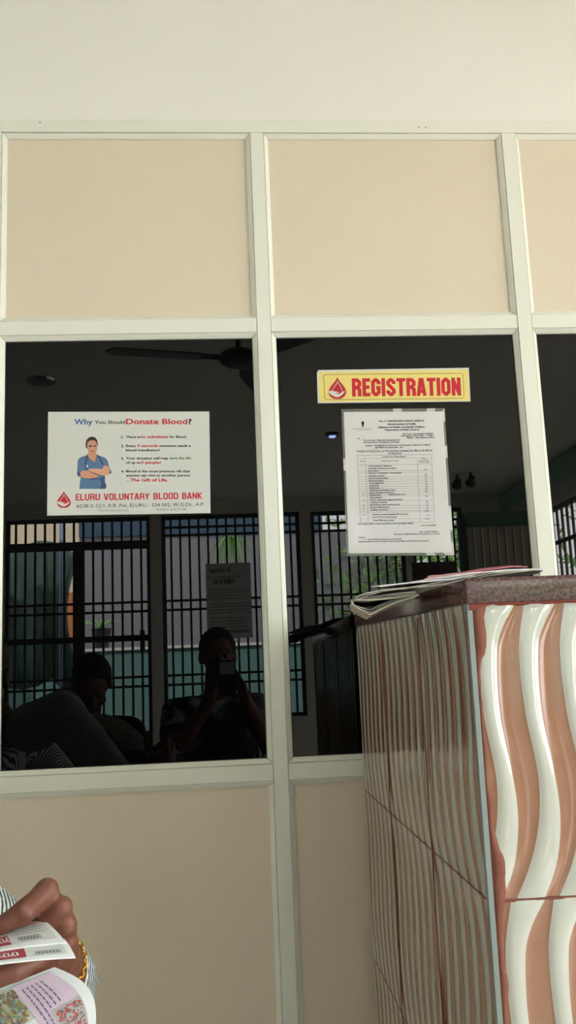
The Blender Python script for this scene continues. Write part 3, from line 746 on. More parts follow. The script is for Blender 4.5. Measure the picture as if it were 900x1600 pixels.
# ================================================================== PEOPLE
M_skin = mat('brown skin', (112, 70, 56), .55, .4, var=.1, scale=40, bump=.25, bscale=260)
M_hair = mat('black hair', (18, 17, 17), .6, .3, bump=.6, bscale=300)
M_eye = mat('eye white', (150, 140, 130), .2)
M_iris = mat('dark iris', (40, 26, 20), .2)
def head_piece(bm, c, F, Rt, U):
    M3 = Matrix((Rt, F, U)).transposed()
    loc = lambda x, y, z: c + Rt*x + F*y + U*z
    sphere(bm, loc(0, -.012, .022), (.074, .094, .095), M3)
    sphere(bm, loc(0, .018, -.035), (.058, .068, .078), M3)
    sphere(bm, loc(0, .052, -.094), (.026, .022, .02), M3)
    chain(bm, [(loc(0, .083, .012), .009), (loc(0, .103, -.022), .013)]); chain(bm, [(loc(-.013, .09, -.028), .008), (loc(.013, .09, -.028), .008)])
    for s in (-1, 1):
        sphere(bm, loc(.075*s, -.012, -.005), (.011, .02, .031), M3)
        chain(bm, [(loc(.018*s, .08, .022), .008), (loc(.045*s, .068, .022), .008)])
        sphere(bm, loc(.038*s, .058, -.03), (.022, .018, .02), M3)
    chain(bm, [(loc(-.019, .082, -.056), .006), (loc(0, .089, -.054), .0072), (loc(.019, .082, -.056), .006)])
    chain(bm, [(loc(-.015, .081, -.067), .006), (loc(0, .087, -.068), .0078), (loc(.015, .081, -.067), .006)])
    return loc, M3
def hand_piece(bm, Wp, D, Nn, thumb, curl=0.5, L=.18):
    """wrist, direction to the knuckles, back-of-hand normal, thumb side vector"""
    D, Nn = D.normalized(), Nn.normalized(); T = thumb.normalized()
    k = L/.185
    for i, s in enumerate((.030, .010, -.010, -.028)):
        kn = Wp + D*(.088*k - .006*abs(i-1)) + T*s*k
        chain(bm, [(Wp + T*s*.55, .015*k), (kn, .0125*k)], n=12)
        seg = [.042, .026, .02][:] if i in (0, 2) else ([.046, .029, .021] if i == 1 else [.032, .02, .017])
        d = D.copy(); p = kn; rad = .0102 if i < 3 else .0088; pts = [(p, rad*k*1.1)]
        for j, sl in enumerate(seg):
            ang = curl*(.8+.35*j); d = (d*math.cos(ang) - Nn*math.sin(ang)).normalized(); nn = D.cross(T)
            Nn_l = Nn
            p = p + d*sl*k; pts.append((p, rad*k*(.95-.1*j)))
            Nn = (Nn*math.cos(ang) + (D if j == 0 else d)*0).normalized() if False else Nn
        chain(bm, pts, n=12)
    b = Wp + T*.022*k + D*.02
    chain(bm, [(b, .016*k), (b + T*.026*k + D*.03*k - Nn*.012*k, .0125*k), (b + T*.036*k + D*.058*k - Nn*.022*k, .0105*k), (b + T*.032*k + D*.08*k - Nn*.03*k, .009*k)], n=12)
def person(name, label, J, shirt, trouser, hand_l=None, hand_r=None, voxel=.0055, extra_hand=None, sleeves=(.55, .55), shirt_voxel=.007, shoulder_y=0.0):
    """J: hip, chest, neck, head centres; F facing; arms and legs by joint"""
    F = J['F'].normalized(); Rt = F.cross(UPV).normalized()
    root = empty(name, (J['hip'].x, J['hip'].y, 0)); tag(root, label, 'person')
    bm = bmesh.new(); hf = J.get('HF', F).normalized(); hr = hf.cross(UPV).normalized(); hu = hr.cross(hf).normalized()
    loc, M3 = head_piece(bm, J['head'], hf, hr, hu)
    chain(bm, [(J['neck'], .056), (J['head'] + hf*-.018 - hu*.05, .052)])
    ax = (J['neck']-J['hip']).normalized(); fv = Rt.cross(ax)*-1; fv = (F - ax*F.dot(ax)).normalized()
    at = lambda t: J['hip'].lerp(J['neck'], t)
    secs = [(at(-.1), .15, .105), (at(.05), .168, .12), (at(.3), .148, .112), (at(.55), .162, .118), (at(.75), .175, .115), (at(.9), .15, .085), (at(1.0), .07, .06)]
    loft(bm, secs, Rt, fv)
    for s in ('l', 'r'):
        a = J['arm_'+s]; chain(bm, [(at(.88).lerp(a[0], .6), .06), (a[0], .054), (a[0].lerp(a[1], .4), .046), (a[1], .037)])
        chain(bm, [(a[1], .038), (a[1].lerp(a[2], .35), .038), (a[2], .026)])
        g = J['leg_'+s]; chain(bm, [(g[0], .085), (g[1], .058)]); chain(bm, [(g[1], .056), (g[1].lerp(g[2], .35), .052), (g[2], .036)])
        ff = J.get('foot', F).normalized(); chain(bm, [(g[2], .036), (g[2]+Vector((0, 0, -.04)), .034), (g[2]+ff*.15+Vector((0, 0, -.055)), .026)])
    if hand_l: hand_piece(bm, J['arm_l'][2], *hand_l)
    if hand_r: hand_piece(bm, J['arm_r'][2], *hand_r)
    if extra_hand: extra_hand(bm)
    body = fused('body', bm, voxel, M_skin, root, 2 if extra_hand else 3)
    # hair
    bm = bmesh.new(); sphere(bm, loc(0, -.022, .036), (.083, .094, .092), M3, 28, 20)
    for v in list(bm.verts):
        q = v.co - J['head']; a, b = q.dot(hf), q.dot(hu)
        if a > .045 and b < .07: v.co -= hf*(a-.045)*.9
        if b < -.015: v.co += hu*(-.015-b)*.8
    fused('hair', bm, .006, M_hair, root, 2, .003, 90)
    for s in (-1, 1):
        bm = bmesh.new(); sphere(bm, loc(.031*s, .069, .006), .0125); e = obj('eye', bm, M_eye, root, True)
        bm = bmesh.new(); sphere(bm, loc(.031*s, .0772, .006), .0062); obj('iris', bm, M_iris, e, True)
    # shirt
    bm = bmesh.new(); gsec = [(at(-.06), .172, .13), (at(.05), .185, .137), (at(.3), .17, .13), (at(.55), .182, .134), (at(.75), .192, .13), (at(.9), .166, .1), (at(.985), .085, .074)]
    loft(bm, gsec, Rt, fv)
    for s, k in zip(('l', 'r'), sleeves):
        a = J['arm_'+s]; ar = [(at(.86).lerp(a[0], .6), .072), (a[0], .066), (a[0].lerp(a[1], .5), .06)]
        if k <= 1: ar[-1] = (a[0].lerp(a[1], k), .062); chain(bm, ar, flat_end=True)
        else:
            chain(bm, ar + [(a[1], .05)]); chain(bm, [(a[1], .05), (a[1].lerp(a[2], k-1), .037)], flat_end=True)
    fused('shirt', bm, shirt_voxel, shirt, root, 2, .005, 22)
    bm = bmesh.new(); loft(bm, [(at(-.16), .15, .11), (at(-.1), .178, .13), (at(.1), .174, .128)], Rt, fv)
    for s in ('l', 'r'):
        g = J['leg_'+s]; chain(bm, [(g[0], .098), (g[1], .074)]); chain(bm, [(g[1], .073), (g[1].lerp(g[2], .9), .058)], flat_end=True)
    fused('trousers', bm, .009, trouser, root, 3, .004, 20)
    for s in ('l', 'r'):
        g = J['leg_'+s]; ff = J.get('foot', F).normalized(); bm = bmesh.new()
        chain(bm, [(g[2]+Vector((0, 0, -.035)), .042), (g[2]+ff*.08+Vector((0, 0, -.045)), .041), (g[2]+ff*.16+Vector((0, 0, -.05)), .035)])
        zf = .004
        for v in bm.verts: v.co.z = max(v.co.z, zf)
        fused('shoe', bm, .007, mat('dark leather', (38, 30, 28), .4), root, 2)
    return root, loc
V = Vector
M_denim = mat('dark denim', (40, 46, 62), .9, .2, var=.2, scale=60)
# ---- the person at the left edge, leaflets in hand
E_ = PD(90, 1548, 1.22); Wr = PD(89, 1499, 1.02)
JA = dict(F=V((1, .12, 0)), HF=V((1, .1, -.45)), hip=V((-.90, -.98, .55)), neck=V((-.69, -.96, 1.06)), head=V((-.755, -.97, 1.235)),
          arm_l=[V((-.48, -.83, 1.085)), E_, Wr], arm_r=[V((-.64, -1.14, .99)), V((-.48, -1.2, .78)), PD(-230, 1560, .93)],
          leg_l=[V((-.86, -.88, .53)), V((-.45, -.84, .52)), V((-.45, -.86, .09))], leg_r=[V((-.86, -1.08, .53)), V((-.47, -1.12, .52)), V((-.47, -1.13, .09))])
def left_hand(bm):
    K1, K2, K3, K4 = PD(73, 1392, .950), PD(96, 1418, .950), PD(104, 1444, .956), PD(105, 1469, .968)
    chain(bm, [(Wr, .0245), (PD(92, 1482, .995), .020)])
    for kk, w in ((K1, PD(90, 1480, 1.01)), (K2, PD(94, 1486, 1.01)), (K3, PD(97, 1492, 1.015)), (K4, PD(97, 1498, 1.02))):
        chain(bm, [(w, .017), (w.lerp(kk, .55), .0125), (kk, .0106)], n=14)
    chain(bm, [(PD(80, 1428, .978), .0125), (PD(90, 1452, .982), .015), (PD(90, 1480, .992), .0165)])
    # fingers fold over the leaflets towards the left
    chain(bm, [(K1, .0124), (PD(56, 1408, .942), .0108), (PD(37, 1425, .938), .0118), (PD(20, 1436, .936), .0102), (PD(4, 1445, .935), .0094), (PD(-16, 1452, .935), .008)], n=16)
    chain(bm, [(K2, .0114), (PD(64, 1447, .957), .0104), (PD(34, 1464, .952), .0095), (PD(8, 1472, .95), .0085)], n=16)
    chain(bm, [(K3, .0104), (PD(74, 1470, .967), .0102), (PD(44, 1484, .962), .0092), (PD(18, 1492, .958), .008)], n=16)
    chain(bm, [(K4, .0105), (PD(82, 1490, .967), .0095), (PD(54, 1500, .957), .0085), (PD(30, 1506, .952), .0075)], n=16)
    # thumb and fingertips below the leaflets
    chain(bm, [(PD(92, 1494, 1.0), .014), (PD(78, 1499, .975), .0118), (PD(50, 1507, .955), .0105), (PD(22, 1518, .943), .0102), (PD(-8, 1530, .938), .0088)], n=16)
    chain(bm, [(PD(58, 1498, .965), .0095), (PD(24, 1505, .952), .0088), (PD(-10, 1512, .946), .008)], n=16)
    # skin folds over the first finger's middle joint
    for (u, v) in ((29, 1424), (35, 1420), (41, 1429), (35, 1431)):
        chain(bm, [(PD(u-1, v-4, .9275), .0026), (PD(u+4, v+4, .9275), .0024)], n=8)
M_stripe = stripes('striped shirt cloth', (214, 219, 216), (62, 80, 86), 52, (1, .55, -.35), 1.2, 3.0, .5, .66)
pa, _ = person('person', 'person in a grey striped shirt holding leaflets at the left edge', JA, M_stripe, mat('grey trousers', (70, 70, 72), .9, .2), hand_r=(V((1, .2, .1)), V((-.2, -.9, .4)), V((.1, .3, .9)), .5), voxel=.0026, extra_hand=left_hand, sleeves=(1.62, 1.7), shirt_voxel=.006)
# bracelet round the wrist
bm = bmesh.new(); ax = (E_-Wr).normalized(); bx, by = basis(ax); bc = Wr.lerp(E_, .10)
for k in range(38):
    a = 2*math.pi*k/38; c = bc + bx*math.cos(a)*.0285 + by*math.sin(a)*.0285; tng = (-bx*math.sin(a) + by*math.cos(a))
    n2 = (bx*math.cos(a)+by*math.sin(a)) if k % 2 else ax
    ring = [c + tng*math.cos(q)*.0036 + n2*math.sin(q)*.0026 for q in [i*2*math.pi/10 for i in range(11)]]
    tube(bm, ring, .0010, 6, caps=False)
tag(obj('bracelet', bm, mat('gold', (212, 160, 62), .22, .5, metal=1.0), pa, smooth=True), 'gold chain bracelet')

# ---- leaflets in that hand
def leaf(name, corners, th, m, nseg=10, bow=0.0):
    """corners (u, v, depth) TL TR BR BL -> gently bowed sheet; returns mapping"""
    P = [PD(*c) for c in corners]; nrm = (P[1]-P[0]).cross(P[3]-P[0]).normalized()
    if nrm.y > 0: nrm = -nrm
    def at(s, t, l=0.0):
        a = P[0].lerp(P[1], s); b = P[3].lerp(P[2], s); return a.lerp(b, t) + nrm*(bow*math.sin(math.pi*t)*.5 + bow*math.sin(math.pi*s*.9)*.5 + l)
    return at
def sheet_mesh(at, n, th):
    bm = bmesh.new(); g = [[[bm.verts.new(at(i/n, j/n, l)) for i in range(n+1)] for j in range(n+1)] for l in (0, -th)]
    for j in range(n):
        for i in range(n):
            bm.faces.new((g[0][j][i], g[0][j+1][i], g[0][j+1][i+1], g[0][j][i+1])); bm.faces.new((g[1][j][i], g[1][j][i+1], g[1][j+1][i+1], g[1][j+1][i]))
    for i in range(n):
        for j in (0, n):
            bm.faces.new((g[0][j][i], g[0][j][i+1], g[1][j][i+1], g[1][j][i])); bm.faces.new((g[0][i][j], g[0][i+1][j], g[1][i+1][j], g[1][i][j]))
    bmesh.ops.recalc_face_normals(bm, faces=bm.faces); return bm
def patch(bm, at, s0, s1, t0, t1, mi, l, n=4, wob=0.0):
    for i in range(n):
        for j in range(n):
            f = bm.faces.new([bm.verts.new(at(s0+(s1-s0)*(i+a)/n, t0+(t1-t0)*(j+b)/n, l)) for a, b in ((0, 0), (0, 1), (1, 1), (1, 0))]); f.material_index = mi
def word_line(bm, at, s0, s1, t, h, mi, l, rnd):
    s = s0                                        # a line of print in unreadably small letters
    while s < s1:
        w = rnd.uniform(.012, .03); patch(bm, at, s, min(s+w, s1), t-h*rnd.uniform(.7, 1.1), t+h*.2, mi, l, 1); s += w+rnd.uniform(.004, .012)
M_leaf = mat('glossy leaflet paper', (228, 234, 240), .35, .4)
M_lprint = mat('leaflet grey print', (120, 124, 132), .5); M_maroon = mat('leaflet maroon block', (158, 58, 74), .5); M_pale = mat('leaflet pale print', (206, 212, 214), .5)
LC = [[(-40, 1467, .95), (66, 1435, .955), (104, 1473, .905), (-40, 1492, .89)], [(-40, 1490, .905), (101, 1468, .915), (118, 1496, .885), (-40, 1511, .872)]]
for li, c in enumerate(LC):
    at = leaf('leaflet', c, .0006, M_leaf, bow=.003)
    lf = empty('leaflet', at(.5, .5)); tag(lf, ['white folded leaflet, upper of two pinched in the hand', 'white folded leaflet, lower of two pinched in the hand'][li], 'leaflet', 'leaflets in the hand')
    obj('paper', sheet_mesh(at, 10, .0012), M_leaf, lf, smooth=True, sharp=40)
    bm = bmesh.new(); rnd = random.Random(5+li)
    patch(bm, at, .05, .94, .10 if li == 0 else .3, .86, 2, .0004)
    patch(bm, at, .02, (.42 if li == 0 else .52), .50 if li == 0 else .36, .88, 1, .0007)
    if li == 0:
        patch(bm, at, .62, .86, .10, .26, 3, .0007, 3)
        for t in (.36, .46, .56): word_line(bm, at, .47, .88, t, .02, 0, .0008, rnd)
    for q in range(4):
        s = .10+.09*q; tb = .78; pts = [(s, tb), (s+.03, tb-.2), (s+.065, tb-.17), (s+.07, tb-.02), (s+.035, tb+.0), (s+.02, tb-.09)]
        for qd in stroke2d(pts, .016): bm.faces.new([bm.verts.new(at(v.x, v.y, .0009)) for v in qd]).material_index = 4
    s0 = .52 if li == 0 else .62
    for q in range(7):
        s = s0+.038*q; tb = .80; pts = [(s, tb), (s+.006, tb-.13), (s+.026, tb-.12), (s+.03, tb-.01), (s+.012, tb+.01)]
        for qd in stroke2d(pts, .011): bm.faces.new([bm.verts.new(at(v.x, v.y, .0009)) for v in qd]).material_index = 0
    obj('printing', bm, [M_lprint, M_maroon, M_pale, mat('leaflet orange print', (206, 150, 134), .5), M_leaf], lf)
# the larger brochure below
PB = [PD(-40, 1560, .955), PD(85, 1511, .938), PD(150, 1602, .965), PD(40, 1690, .95)]
def atb(s, t, l=0.0):
    p = PB[0].lerp(PB[1], s).lerp(PB[3].lerp(PB[2], s), t); n = V((.15, -.85, .5)).normalized()
    return p + n*(l + .012*math.sin(math.pi*t)*s) + (PB[1]-PB[0]).normalized()*(.014*math.sin(math.pi*min(1, t))*s*s)
br = empty('brochure', atb(.5, .5)); tag(br, 'open colour printed brochure hanging below the two pinched leaflets', 'brochure')
obj('paper', sheet_mesh(atb, 16, .0008), M_leaf, br, smooth=True, sharp=40)
bm = bmesh.new()
patch(bm, atb, .02, .9, .03, .5, 0, .0006, 8); patch(bm, atb, .44, .9, .05, .97, 1, .0009, 8); patch(bm, atb, .60, .90, .52, .95, 2, .0012, 8)
rnd = random.Random(2)
for t in (.2, .3, .38, .46): 
    pass
for q in range(5):
    s = .5+.055*q
    tt = .12
    while tt < (.85 if q < 2 else .48):
        l_ = rnd.uniform(.03, .07); patch(bm, atb, s+.004, s+.018, tt, tt+l_, 3, .0015, 1); tt += l_+.014
for q in range(150):                              # garlanded crowd in the two pictures
    s, t = rnd.uniform(.62, .87), rnd.uniform(.55, .92); r = rnd.uniform(.012, .022); patch(bm, atb, s, s+r, t, t+r*1.2, rnd.choice([4, 4, 5, 8]), .0018, 1)
for q in range(230):
    s, t = rnd.uniform(.05, .40), rnd.uniform(.06, .46); r = rnd.uniform(.012, .035); patch(bm, atb, s, s+r, t, t+r*1.4, rnd.choice([5, 6, 7, 8, 5, 9]), .0014, 1)
obj('printing', bm, [mat('picture pale', (196, 204, 196), .5), mat('lilac panel', (214, 196, 218), .5), mat('crowd picture ground', (176, 178, 182), .5), mat('brochure violet text', (108, 92, 140), .5), mat('red garlands', (206, 78, 84), .5), mat('picture brown', (136, 100, 84), .5), mat('picture yellow', (190, 178, 84), .5), mat('picture green', (104, 150, 112), .5), mat('picture grey', (120, 120, 128), .5), mat('picture teal', (120, 160, 160), .5)], br)

# ---- the photographer behind the camera and the neighbour beside
ph_c = V((.004, CY-.0125, CZ-.045))
JP = dict(F=V((0.05, 1, 0)), hip=V((-.06, -2.42, .55)), neck=V((-.05, -2.30, 1.075)), head=V((-.035, -2.19, 1.245)), HF=V((.1, 1, -.08)),
          arm_l=[V((-.23, -2.28, 1.005)), V((-.24, -2.04, .84)), V((-.07, -1.915, 1.06))], arm_r=[V((.135, -2.27, 1.01)), V((.17, -2.05, .86)), V((.078, -1.915, 1.06))],
          leg_l=[V((-.15, -2.4, .54)), V((-.19, -1.98, .53)), V((-.2, -1.96, .09))], leg_r=[V((.03, -2.4, .54)), V((.09, -1.98, .53)), V((.1, -1.96, .09))])
M_tie = blotch('tie dyed cloth', (30, 34, 44), (232, 236, 245), 6.5, .46, .74, detail=8, dist=1.6)
person('person', 'person in a tie-dyed tee raising a phone, mirrored in the dark pane', JP, M_tie, M_denim,
       hand_l=(V((.35, -.1, .9)), V((-.75, .55, .2)), V((.3, -.5, .3)), .3), hand_r=(V((-.25, -.1, .95)), V((.75, .55, .2)), V((-.3, -.5, .3)), .3), sleeves=(.6, .6))
ph = empty('phone', ph_c); tag(ph, 'dark phone with a pale glass back held up by the photographer', 'phone')
obj('case', bbox_bm(ph_c.x-.036, ph_c.x+.036, ph_c.y-.004, ph_c.y+.004, ph_c.z-.075, ph_c.z+.068, bevel=.003), mat('phone black', (16, 16, 17), .4), ph)
obj('glass_window', bbox_bm(ph_c.x-.031, ph_c.x+.031, ph_c.y+.0041, ph_c.y+.0046, ph_c.z+.012, ph_c.z+.062), mat('phone pale glass', (186, 190, 194), .1), ph)
JN = dict(F=V((0.25, 1, 0)), hip=V((-.68, -2.30, .55)), neck=V((-.60, -2.12, 1.0)), head=V((-.565, -2.03, 1.145)), HF=V((.2, 1, -.9)),
          arm_l=[V((-.76, -2.08, .93)), V((-.74, -1.82, .76)), V((-.55, -1.66, .90))], arm_r=[V((-.42, -2.14, .94)), V((-.38, -1.9, .76)), V((-.42, -1.66, .90))],
          leg_l=[V((-.76, -2.28, .54)), V((-.72, -1.86, .52)), V((-.72, -1.84, .09))], leg_r=[V((-.6, -2.3, .54)), V((-.5, -1.88, .52)), V((-.5, -1.86, .09))])
person('person', 'person in a dark shirt bent over a newspaper, mirrored beside the photographer', JN, mat('dark shirt cloth', (34, 34, 38), .9, .2, var=.2, scale=15), M_denim,
       hand_l=(V((.5, .6, .3)), V((-.3, .2, .9)), V((.3, .6, .5)), .45), hand_r=(V((-.2, .8, .3)), V((.3, .1, .9)), V((-.3, .5, .5)), .45), sleeves=(.6, .6))
bm = bmesh.new()
npp = [(-.56, .96), (-.50, .99), (-.44, .985), (-.37, .955), (-.31, .90)]
rg_ = [[bm.verts.new((x, -1.60+.1*k, z+.10*k)) for x, z in npp] for k in (-.6, 0, .6)]
for a, b in zip(rg_[:-1], rg_[1:]):
    for i in range(4): bm.faces.new((a[i], a[i+1], b[i+1], b[i]))
o = obj('newspaper', bm, M_news, None, smooth=True); md = o.modifiers.new('t', 'SOLIDIFY'); md.thickness = .003
tag(o, 'open newspaper held by the dark shirted neighbour, mirrored in the left pane', 'newspaper')

# ---- chairs
M_chrome = mat('chrome tube', (210, 210, 212), .12, .5, metal=1.0); M_seat = mat('black seat pad', (24, 24, 26), .55)
def tubes(pts, r=.011): bm = bmesh.new(); tube(bm, pts, r, 10); return bm
def make_chair():
    c = empty('waiting_chair'); 
    obj('seat', bbox_bm(-.22, .22, -.2, .22, .40, .445, bevel=.015), M_seat, c, world=False)
    bm = bbox_bm(-.21, .21, -.245, -.215, .50, .86, bevel=.012); obj('backrest', bm, M_seat, c, world=False)
    for s in (-1, 1):
        obj('leg', tubes([(.235*s, .2, 0.012), (.235*s, .19, .62)]), M_chrome, c, True, False)
        obj('leg', tubes([(.235*s, -.28, 0.012), (.235*s, -.21, .42), (.235*s, -.27, .93)]), M_chrome, c, True, False)
        obj('armrest', bbox_bm(.21*s-.022+.02*s, .21*s+.022+.02*s, -.22, .21, .62, .645, bevel=.008), M_seat, c, world=False)
        obj('stretcher', tubes([(.235*s, .195, .2), (.235*s, -.24, .2)], .008), M_chrome, c, True, False)
    obj('seat_rail', tubes([(-.235, .0, .39), (.235, .0, .39)], .010), M_chrome, c, True, False)
    return c
def dup(r):
    n = r.copy(); COL.objects.link(n)
    for ch in r.children:
        q = ch.copy(); COL.objects.link(q); q.parent = n
    return n
ch = make_chair()
spots = [((-.06, -2.46, 0), 0.0, 'black padded chrome chair under the phone holding photographer'), ((-.68, -2.36, 0), -.2, 'black padded chrome chair under the dark shirted neighbour'), ((-.98, -.99, 0), -math.pi/2, 'black padded chrome chair under the striped shirt person')]
for i, (l, rz, lb) in enumerate(spots):
    c = ch if i == 0 else dup(ch)
    c.location = l; c.rotation_euler = (0, 0, rz); tag(c, lb, 'chair', 'waiting chairs')

# ================================================================== CEILING FITTINGS AND THINGS AT THE BACK
fc = MV(373, 560, -1.75)
fan = empty('ceiling_fan', (fc.x, fc.y, fc.z)); tag(fan, 'dark three-bladed ceiling fan mirrored at the top of left pane', 'fan')
M_fan = mat('dark brown fan', (44, 40, 38), .4)
bm = bmesh.new(); sphere(bm, V(fc), (.085, .085, .04)); obj('motor', bm, M_fan, fan, True)
obj('rod', tubes([(fc.x, fc.y, fc.z+.02), (fc.x, fc.y, ZC)], .012), M_fan, fan)
for k in range(3):
    a = math.radians(168 + 120*k); d = V((math.cos(a), math.sin(a), 0)); n = V((-d.y, d.x, 0)); bm = bmesh.new(); top = []
    for l in (0, .006):
        top.append([bm.verts.new(V(fc)+d*r+n*w+V((0, 0, l-.004+w*.12))) for r, w in ((.11, -.03), (.2, -.06), (.52, -.068), (.55, 0), (.52, .05), (.2, .055), (.11, .03))])
    bm.faces.new(top[0][::-1]); bm.faces.new(top[1]); m_ = len(top[0])
    for i in range(m_): bm.faces.new((top[0][i], top[0][(i+1) % m_], top[1][(i+1) % m_], top[1][i]))
    box(bm, 0, 0, 0, 0, 0, 0) if False else None
    b = obj('blade', bm, M_fan, fan); 
    obj('bracket', tubes([V(fc)+d*.07, V(fc)+d*.16], .012), M_fan, b)
def ceil_at(u, v):                                # where the ceiling's mirror image shows at (u, v)
    d = W(u, v, 2*G-0.0) - V((0, CY, CZ)); d = d/d.y; y = (ZC-CZ)/d.z; return V((d.x*y, 2*G-(CY+y), ZC))
p = ceil_at(64, 594); dl = empty('downlight', p); tag(dl, 'small round unlit downlight mirrored at upper left of left pane', 'lamp')
bm = bmesh.new(); tube(bm, [p+V((0, 0, -.012)), p+V((0, 0, 0))], 0, 28, radii=[.075, .08]); obj('rim', bm, M_chrome, dl, True, sharp=40)
bm = bmesh.new(); tube(bm, [p+V((0, 0, -.014)), p+V((0, 0, -.006))], .052, 24); obj('bulb', bm, mat('unlit bulb', (120, 120, 118), .3), dl)
p = ceil_at(519, 677); ll = empty('indicator_lamp', p); tag(ll, 'small lit blue ceiling lamp mirrored left of the notice', 'lamp')
bm = bmesh.new(); tube(bm, [p+V((0, 0, -.02)), p], 0, 20, radii=[.04, .05]); obj('housing', bm, M_bar, ll, True, sharp=40)
ML = bpy.data.materials.new('blue lamp glow'); ML.use_nodes = True; bb_ = ML.node_tree.nodes['Principled BSDF']; bb_.inputs['Emission Color'].default_value = (.35, .55, 1, 1); bb_.inputs['Emission Strength'].default_value = 14
bm = bmesh.new(); sphere(bm, p+V((0, 0, -.022)), (.026, .026, .012)); obj('lens', bm, ML, ll, True)
for i, (u, v) in enumerate(((714, 742), (735, 738))):
    p = ceil_at(u, v); sl = empty('spotlight', p); tag(sl, ['small black ceiling spotlight mirrored right of the notice, nearer to it', 'small black ceiling spotlight mirrored right of the notice, farther from it'][i], 'lamp', 'ceiling spotlights')
    obj('stem', tubes([p+V((0, 0, 0)), p+V((0, 0, -.05))], .01), M_bar, sl); bm = bmesh.new(); tube(bm, [p+V((0, .03, -.05)), p+V((0, -.04, -.09))], 0, 16, radii=[.025, .045]); obj('lamp_head', bm, M_bar, sl, True, sharp=40)

# poster on the grille
def back_rect(u0, u1, v0, v1, y): a, b = MV(u0, v0, y), MV(u1, v1, y); return a.x, b.x, b.z, a.z
def room_text(bm, t, x0, x1, z, cap, y, bold, mi):  # readable from inside the room, facing +y
    put_text(bm, t, V((x1, y, z)), V((x0, y, z)), UPV, cap, bold, mi)
x0, x1, z0, z1 = back_rect(321, 395, 881, 996, YB+.02)
po = empty('wall_poster', (x0, YB+.02, z0)); tag(po, 'grey printed poster on the window grille mirrored above the photographer', 'poster')
obj('sheet', bbox_bm(x0, x1, YB+.014, YB+.018, z0, z1), mat('poster paper', (206, 206, 204), .7), po)
bm = bmesh.new(); yy = YB+.0186; w_ = x1-x0
room_text(bm, 'Do You Know?', x0+w_*.08, x0+w_*.55, z1-.085, .045, yy, .02, 0)
room_text(bm, 'What can blood do for you when', x0+w_*.05, x0+w_*.8, z1-.135, .02, yy, .01, 0); room_text(bm, 'THERE IS NO', x0+w_*.15, x0+w_*.65, z1-.19, .04, yy, .03, 0)
for k in range(12):
    t_ = ['a unit of blood given in time can save', 'lives of mothers children and people hurt', 'in accidents so come forward and donate'][k % 3]
    room_text(bm, t_, x0+w_*.05, x0+w_*.95, z1-.25-.028*k-(.02 if k > 3 else 0)-(.02 if k > 7 else 0), .014, yy, .012, 0)
room_text(bm, 'ELURU VOLUNTARY BLOOD BANK', x0+w_*.2, x0+w_*.95, z0+.05, .028, yy, .03, 0)
for f in bm.faces: f.normal_update(); (f.normal_flip() if f.normal.y < 0 else None)
obj('lettering', bm, [M_black], po)
bm = bmesh.new(); drop_logo(bm, lambda a, b, l: V((x0+w_*.13-a*w_*.1, yy+.0002*l, z0+.03+b*.06)), 1, 0, 0); 
for f in bm.faces: f.normal_update(); (f.normal_flip() if f.normal.y < 0 else None)
obj('drop_emblem', bm, [M_black, M_paper], po)
# maroon board
x0, x1, z0, z1 = back_rect(643, 717, 879, 935, -5.6)
mb = empty('maroon_board', (x0, -5.6, z0)); tag(mb, 'dark maroon board with faint lettering mirrored just above the magazine', 'sign')
obj('panel', bbox_bm(x0, x1, -5.62, -5.6, z0, z1, bevel=.004), mat('maroon paint', (66, 30, 30), .4), mb)
obj('post', tubes([((x0+x1)/2, -5.63, 0), ((x0+x1)/2, -5.63, z0+.1)], .02), M_bar, mb)
bm = bmesh.new(); room_text(bm, 'EVERY', x0+.12, x0+.27, z1-.16, .05, -5.597, .02, 0)
for f in bm.faces: f.normal_update(); (f.normal_flip() if f.normal.y < 0 else None)
obj('lettering', bm, [mat('faded gold lettering', (150, 120, 96), .5)], mb)
# plank screen
x0, x1, z0, z1 = back_rect(726, 905, 806, 1100, -4.3)
x1 = MV(850, 950, -4.3).x
ps = empty('plank_screen', (x0, -4.3, 0)); tag(ps, 'tall brown plank screen mirrored at the right of the middle pane', 'screen')
bm = bmesh.new(); n = 9
M_plank = mat('grey brown planks', (176, 166, 146), .5, .4, var=.1, scale=12)
for k in range(n): box(bm, x0+(x1-x0)*k/n+.004, x0+(x1-x0)*(k+1)/n-.004, -4.32, -4.30, .02, z1-.07, bevel=.006)
for k in range(1, n): box(bm, x0+(x1-x0)*k/n-.005, x0+(x1-x0)*k/n+.005, -4.305, -4.292, .02, z1-.07, mi=1)
obj('planking', bm, [M_plank, M_wall], ps)
obj('end_post', bbox_bm(x0-.05, x0-.004, -4.34, -4.28, 0, z1), mat('dark green post', (44, 58, 54), .5), ps)
obj('top_rail', bbox_bm(x0-.02, x1+.02, -4.34, -4.28, z1-.08, z1+.02), M_dkgreen, ps); obj('bottom_rail', bbox_bm(x0-.02, x1+.02, -4.34, -4.28, 0, .08), M_dkgreen, ps)

